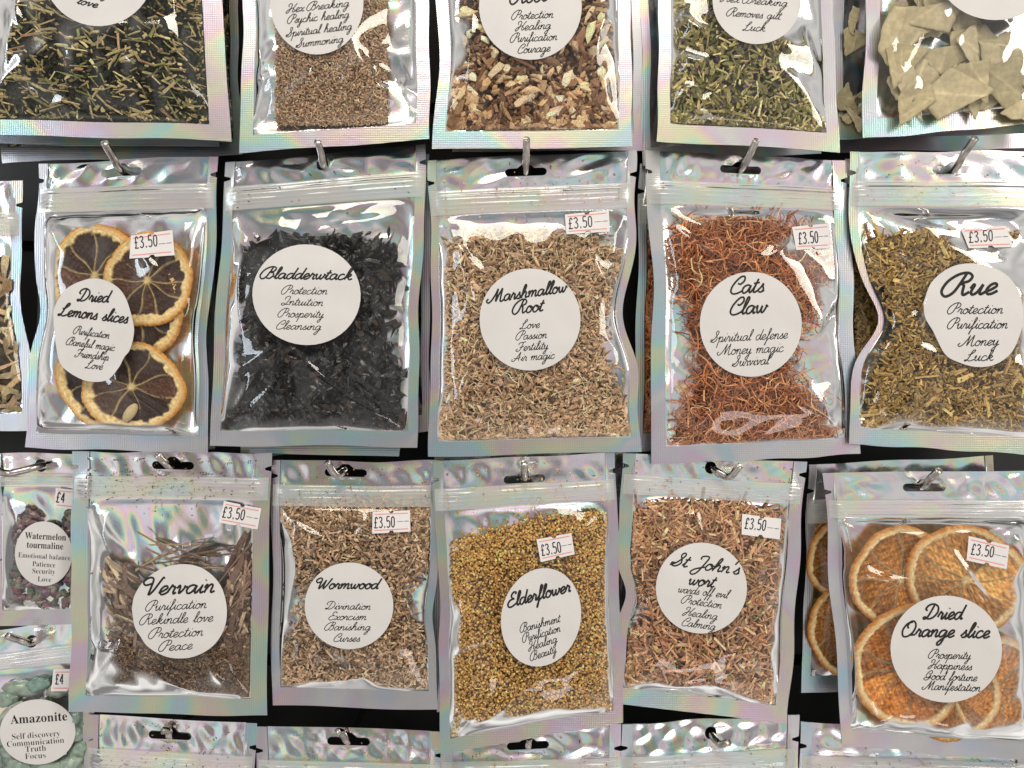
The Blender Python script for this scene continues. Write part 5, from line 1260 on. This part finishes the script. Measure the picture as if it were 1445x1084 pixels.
behind([(612, 640), (900, 632), (880, 980), (640, 990)], 'shaded pouch whose foil header shows between the Elderflower and St John\'s wort pouches', seed=237, d=(-20, -17))
behind([(890, 660), (1125, 668), (1098, 985), (878, 960)], 'shaded pouch behind the St John\'s wort pouch', seed=239)

# ------------------------------------------------------------------ fourth row: only the headers reach into the frame
ROW4 = [([(125, 1008), (362, 1021), (350, 1420), (118, 1410)], 'slot', (240, 1038), 'pouch header with a slot hole below the Vervain pouch', 241, OLIVE, (.06, .056, .026)),
        ([(362, 1024), (622, 1032), (618, 1430), (365, 1430)], 'slot', (492, 1046), 'pouch header with a slot hole below the Wormwood pouch', 251, MARSH, (.26, .17, .085)),
        ([(622, 1028), (876, 1022), (880, 1430), (628, 1435)], 'slot', (745, 1052), 'pouch header mostly covered by the tilted Elderflower pouch', 257, RUE, (.21, .145, .045)),
        ([(876, 1022), (1127, 1008), (1130, 1420), (880, 1425)], 'round', (1003, 1034), 'pouch header with a round hole below the St John\'s wort pouch', 263, WORM, (.19, .125, .06)),
        ([(1127, 1018), (1450, 1030), (1450, 1440), (1130, 1435)], 'slot', (1290, 1052), 'pouch header below the orange slices, its zip dusted with crumbs', 269, OLIVE, (.06, .056, .026))]
for c, hl, at, lb, sd, rec, bs in ROW4:
    p = Pouch(c, d=(-3, 3), bulge=7, seed=sd, zip0=46, zip1=78, hole=hl, hole_at=at, side=16)
    p.build('herb_pouch', lb, group=GROUP)
    x0, x1, y = c[0][0] + 22, c[1][0] - 22, (c[0][1] + c[1][1]) / 2
    herb(p, [(x0, y + 100), (x1, y + 100), (x1, y + 260), (x0, y + 260)], [dict(rec[0], cover=.5)], bs, 'dried herb low in the ' + lb.replace('header', 'whose header is seen') if False else 'dried herb inside the ' + lb, seed=sd + 1, crumbs=90)

# ------------------------------------------------------------------ wire hooks
HK = [((172, 240), (157, 218), (147, 202), 2, 19, 'steel hook above the dried lemon pouch'), ((457, 234), (453, 215), (448, 200), 2, 18, 'steel hook through the round hole of the black seaweed pouch'),
      ((742, 243), (742.5, 220), (743, 196), 2, 18, 'steel hook above the Marshmallow Root pouch'), ((1045, 240), (1057, 220), (1067, 198), 1.5, 18, 'steel hook above the Cats Claw pouch'),
      ((1345, 240), (1360, 218), (1376, 195), 3.5, 20, 'steel hook above the Rue pouch'),
      ((242, 657), (232, 652), (222, 642), 2.5, 14, 'steel hook holding the Vervain pouch'), ((488, 662), (474, 670), (462, 653), 0, 14, 'upturned steel hook holding the Wormwood pouch'),
      ((741, 674), (740.5, 664), (740, 654), 4, 14, 'short looking steel hook holding the Elderflower pouch'), ((1005, 660), (1028, 673), (1044, 657), 1, 15, 'upturned steel hook through the round hole of the St John\'s wort pouch'),
      ((1299, 686), (1312, 676), (1325, 664), 3.5, 17, 'steel hook holding the Dried Orange slice pouch'), ((60, 656), (8, 668), (-14, 650), -1, 16, 'long bent steel hook holding the Watermelon tourmaline pouch'),
      ((46, 905), (24, 902), (10, 897), 1, 10, 'bent steel hook holding the Amazonite pouch'), ((241, 1038), (238, 1032), (229, 1031), -3, 6, 'dark steel hook in the slot below the Vervain pouch'),
      ((492, 1046), (482, 1034), (476, 1033), -3, 8, 'dark steel hook in the slot below the Wormwood pouch'), ((745, 1050), (746, 1047), (747, 1042), -3, 4, 'steel hook almost hidden under the Elderflower pouch'),
      ((1003, 1034), (1016, 1050), (1028, 1048), -3, 13, 'steel hook through the round hole below the St John\'s wort pouch'), ((1290, 1052), (1300, 1040), (1306, 1032), -3, 6, 'steel hook hidden behind the bottom of the orange slice pouch')]
for e, m, t, d0, ln, lb in HK:
    ke = (DIST - d0 * MM) / DIST; kw = (DIST - WALL_D * MM) / DIST      # straight back to the wall from the hole
    bx = 722.5 + (e[0] - 722.5) * ke / kw; by = 542 + (e[1] - 542) * ke / kw
    hook([(bx, by, WALL_D), (bx + (e[0] - bx) * .5, by + (e[1] - by) * .5, (WALL_D + d0) / 2), (e[0], e[1] + (0 if lb.startswith('dark') else 1), d0), (m[0], m[1], d0 + ln * .62), (t[0], t[1], d0 + ln)], lb)
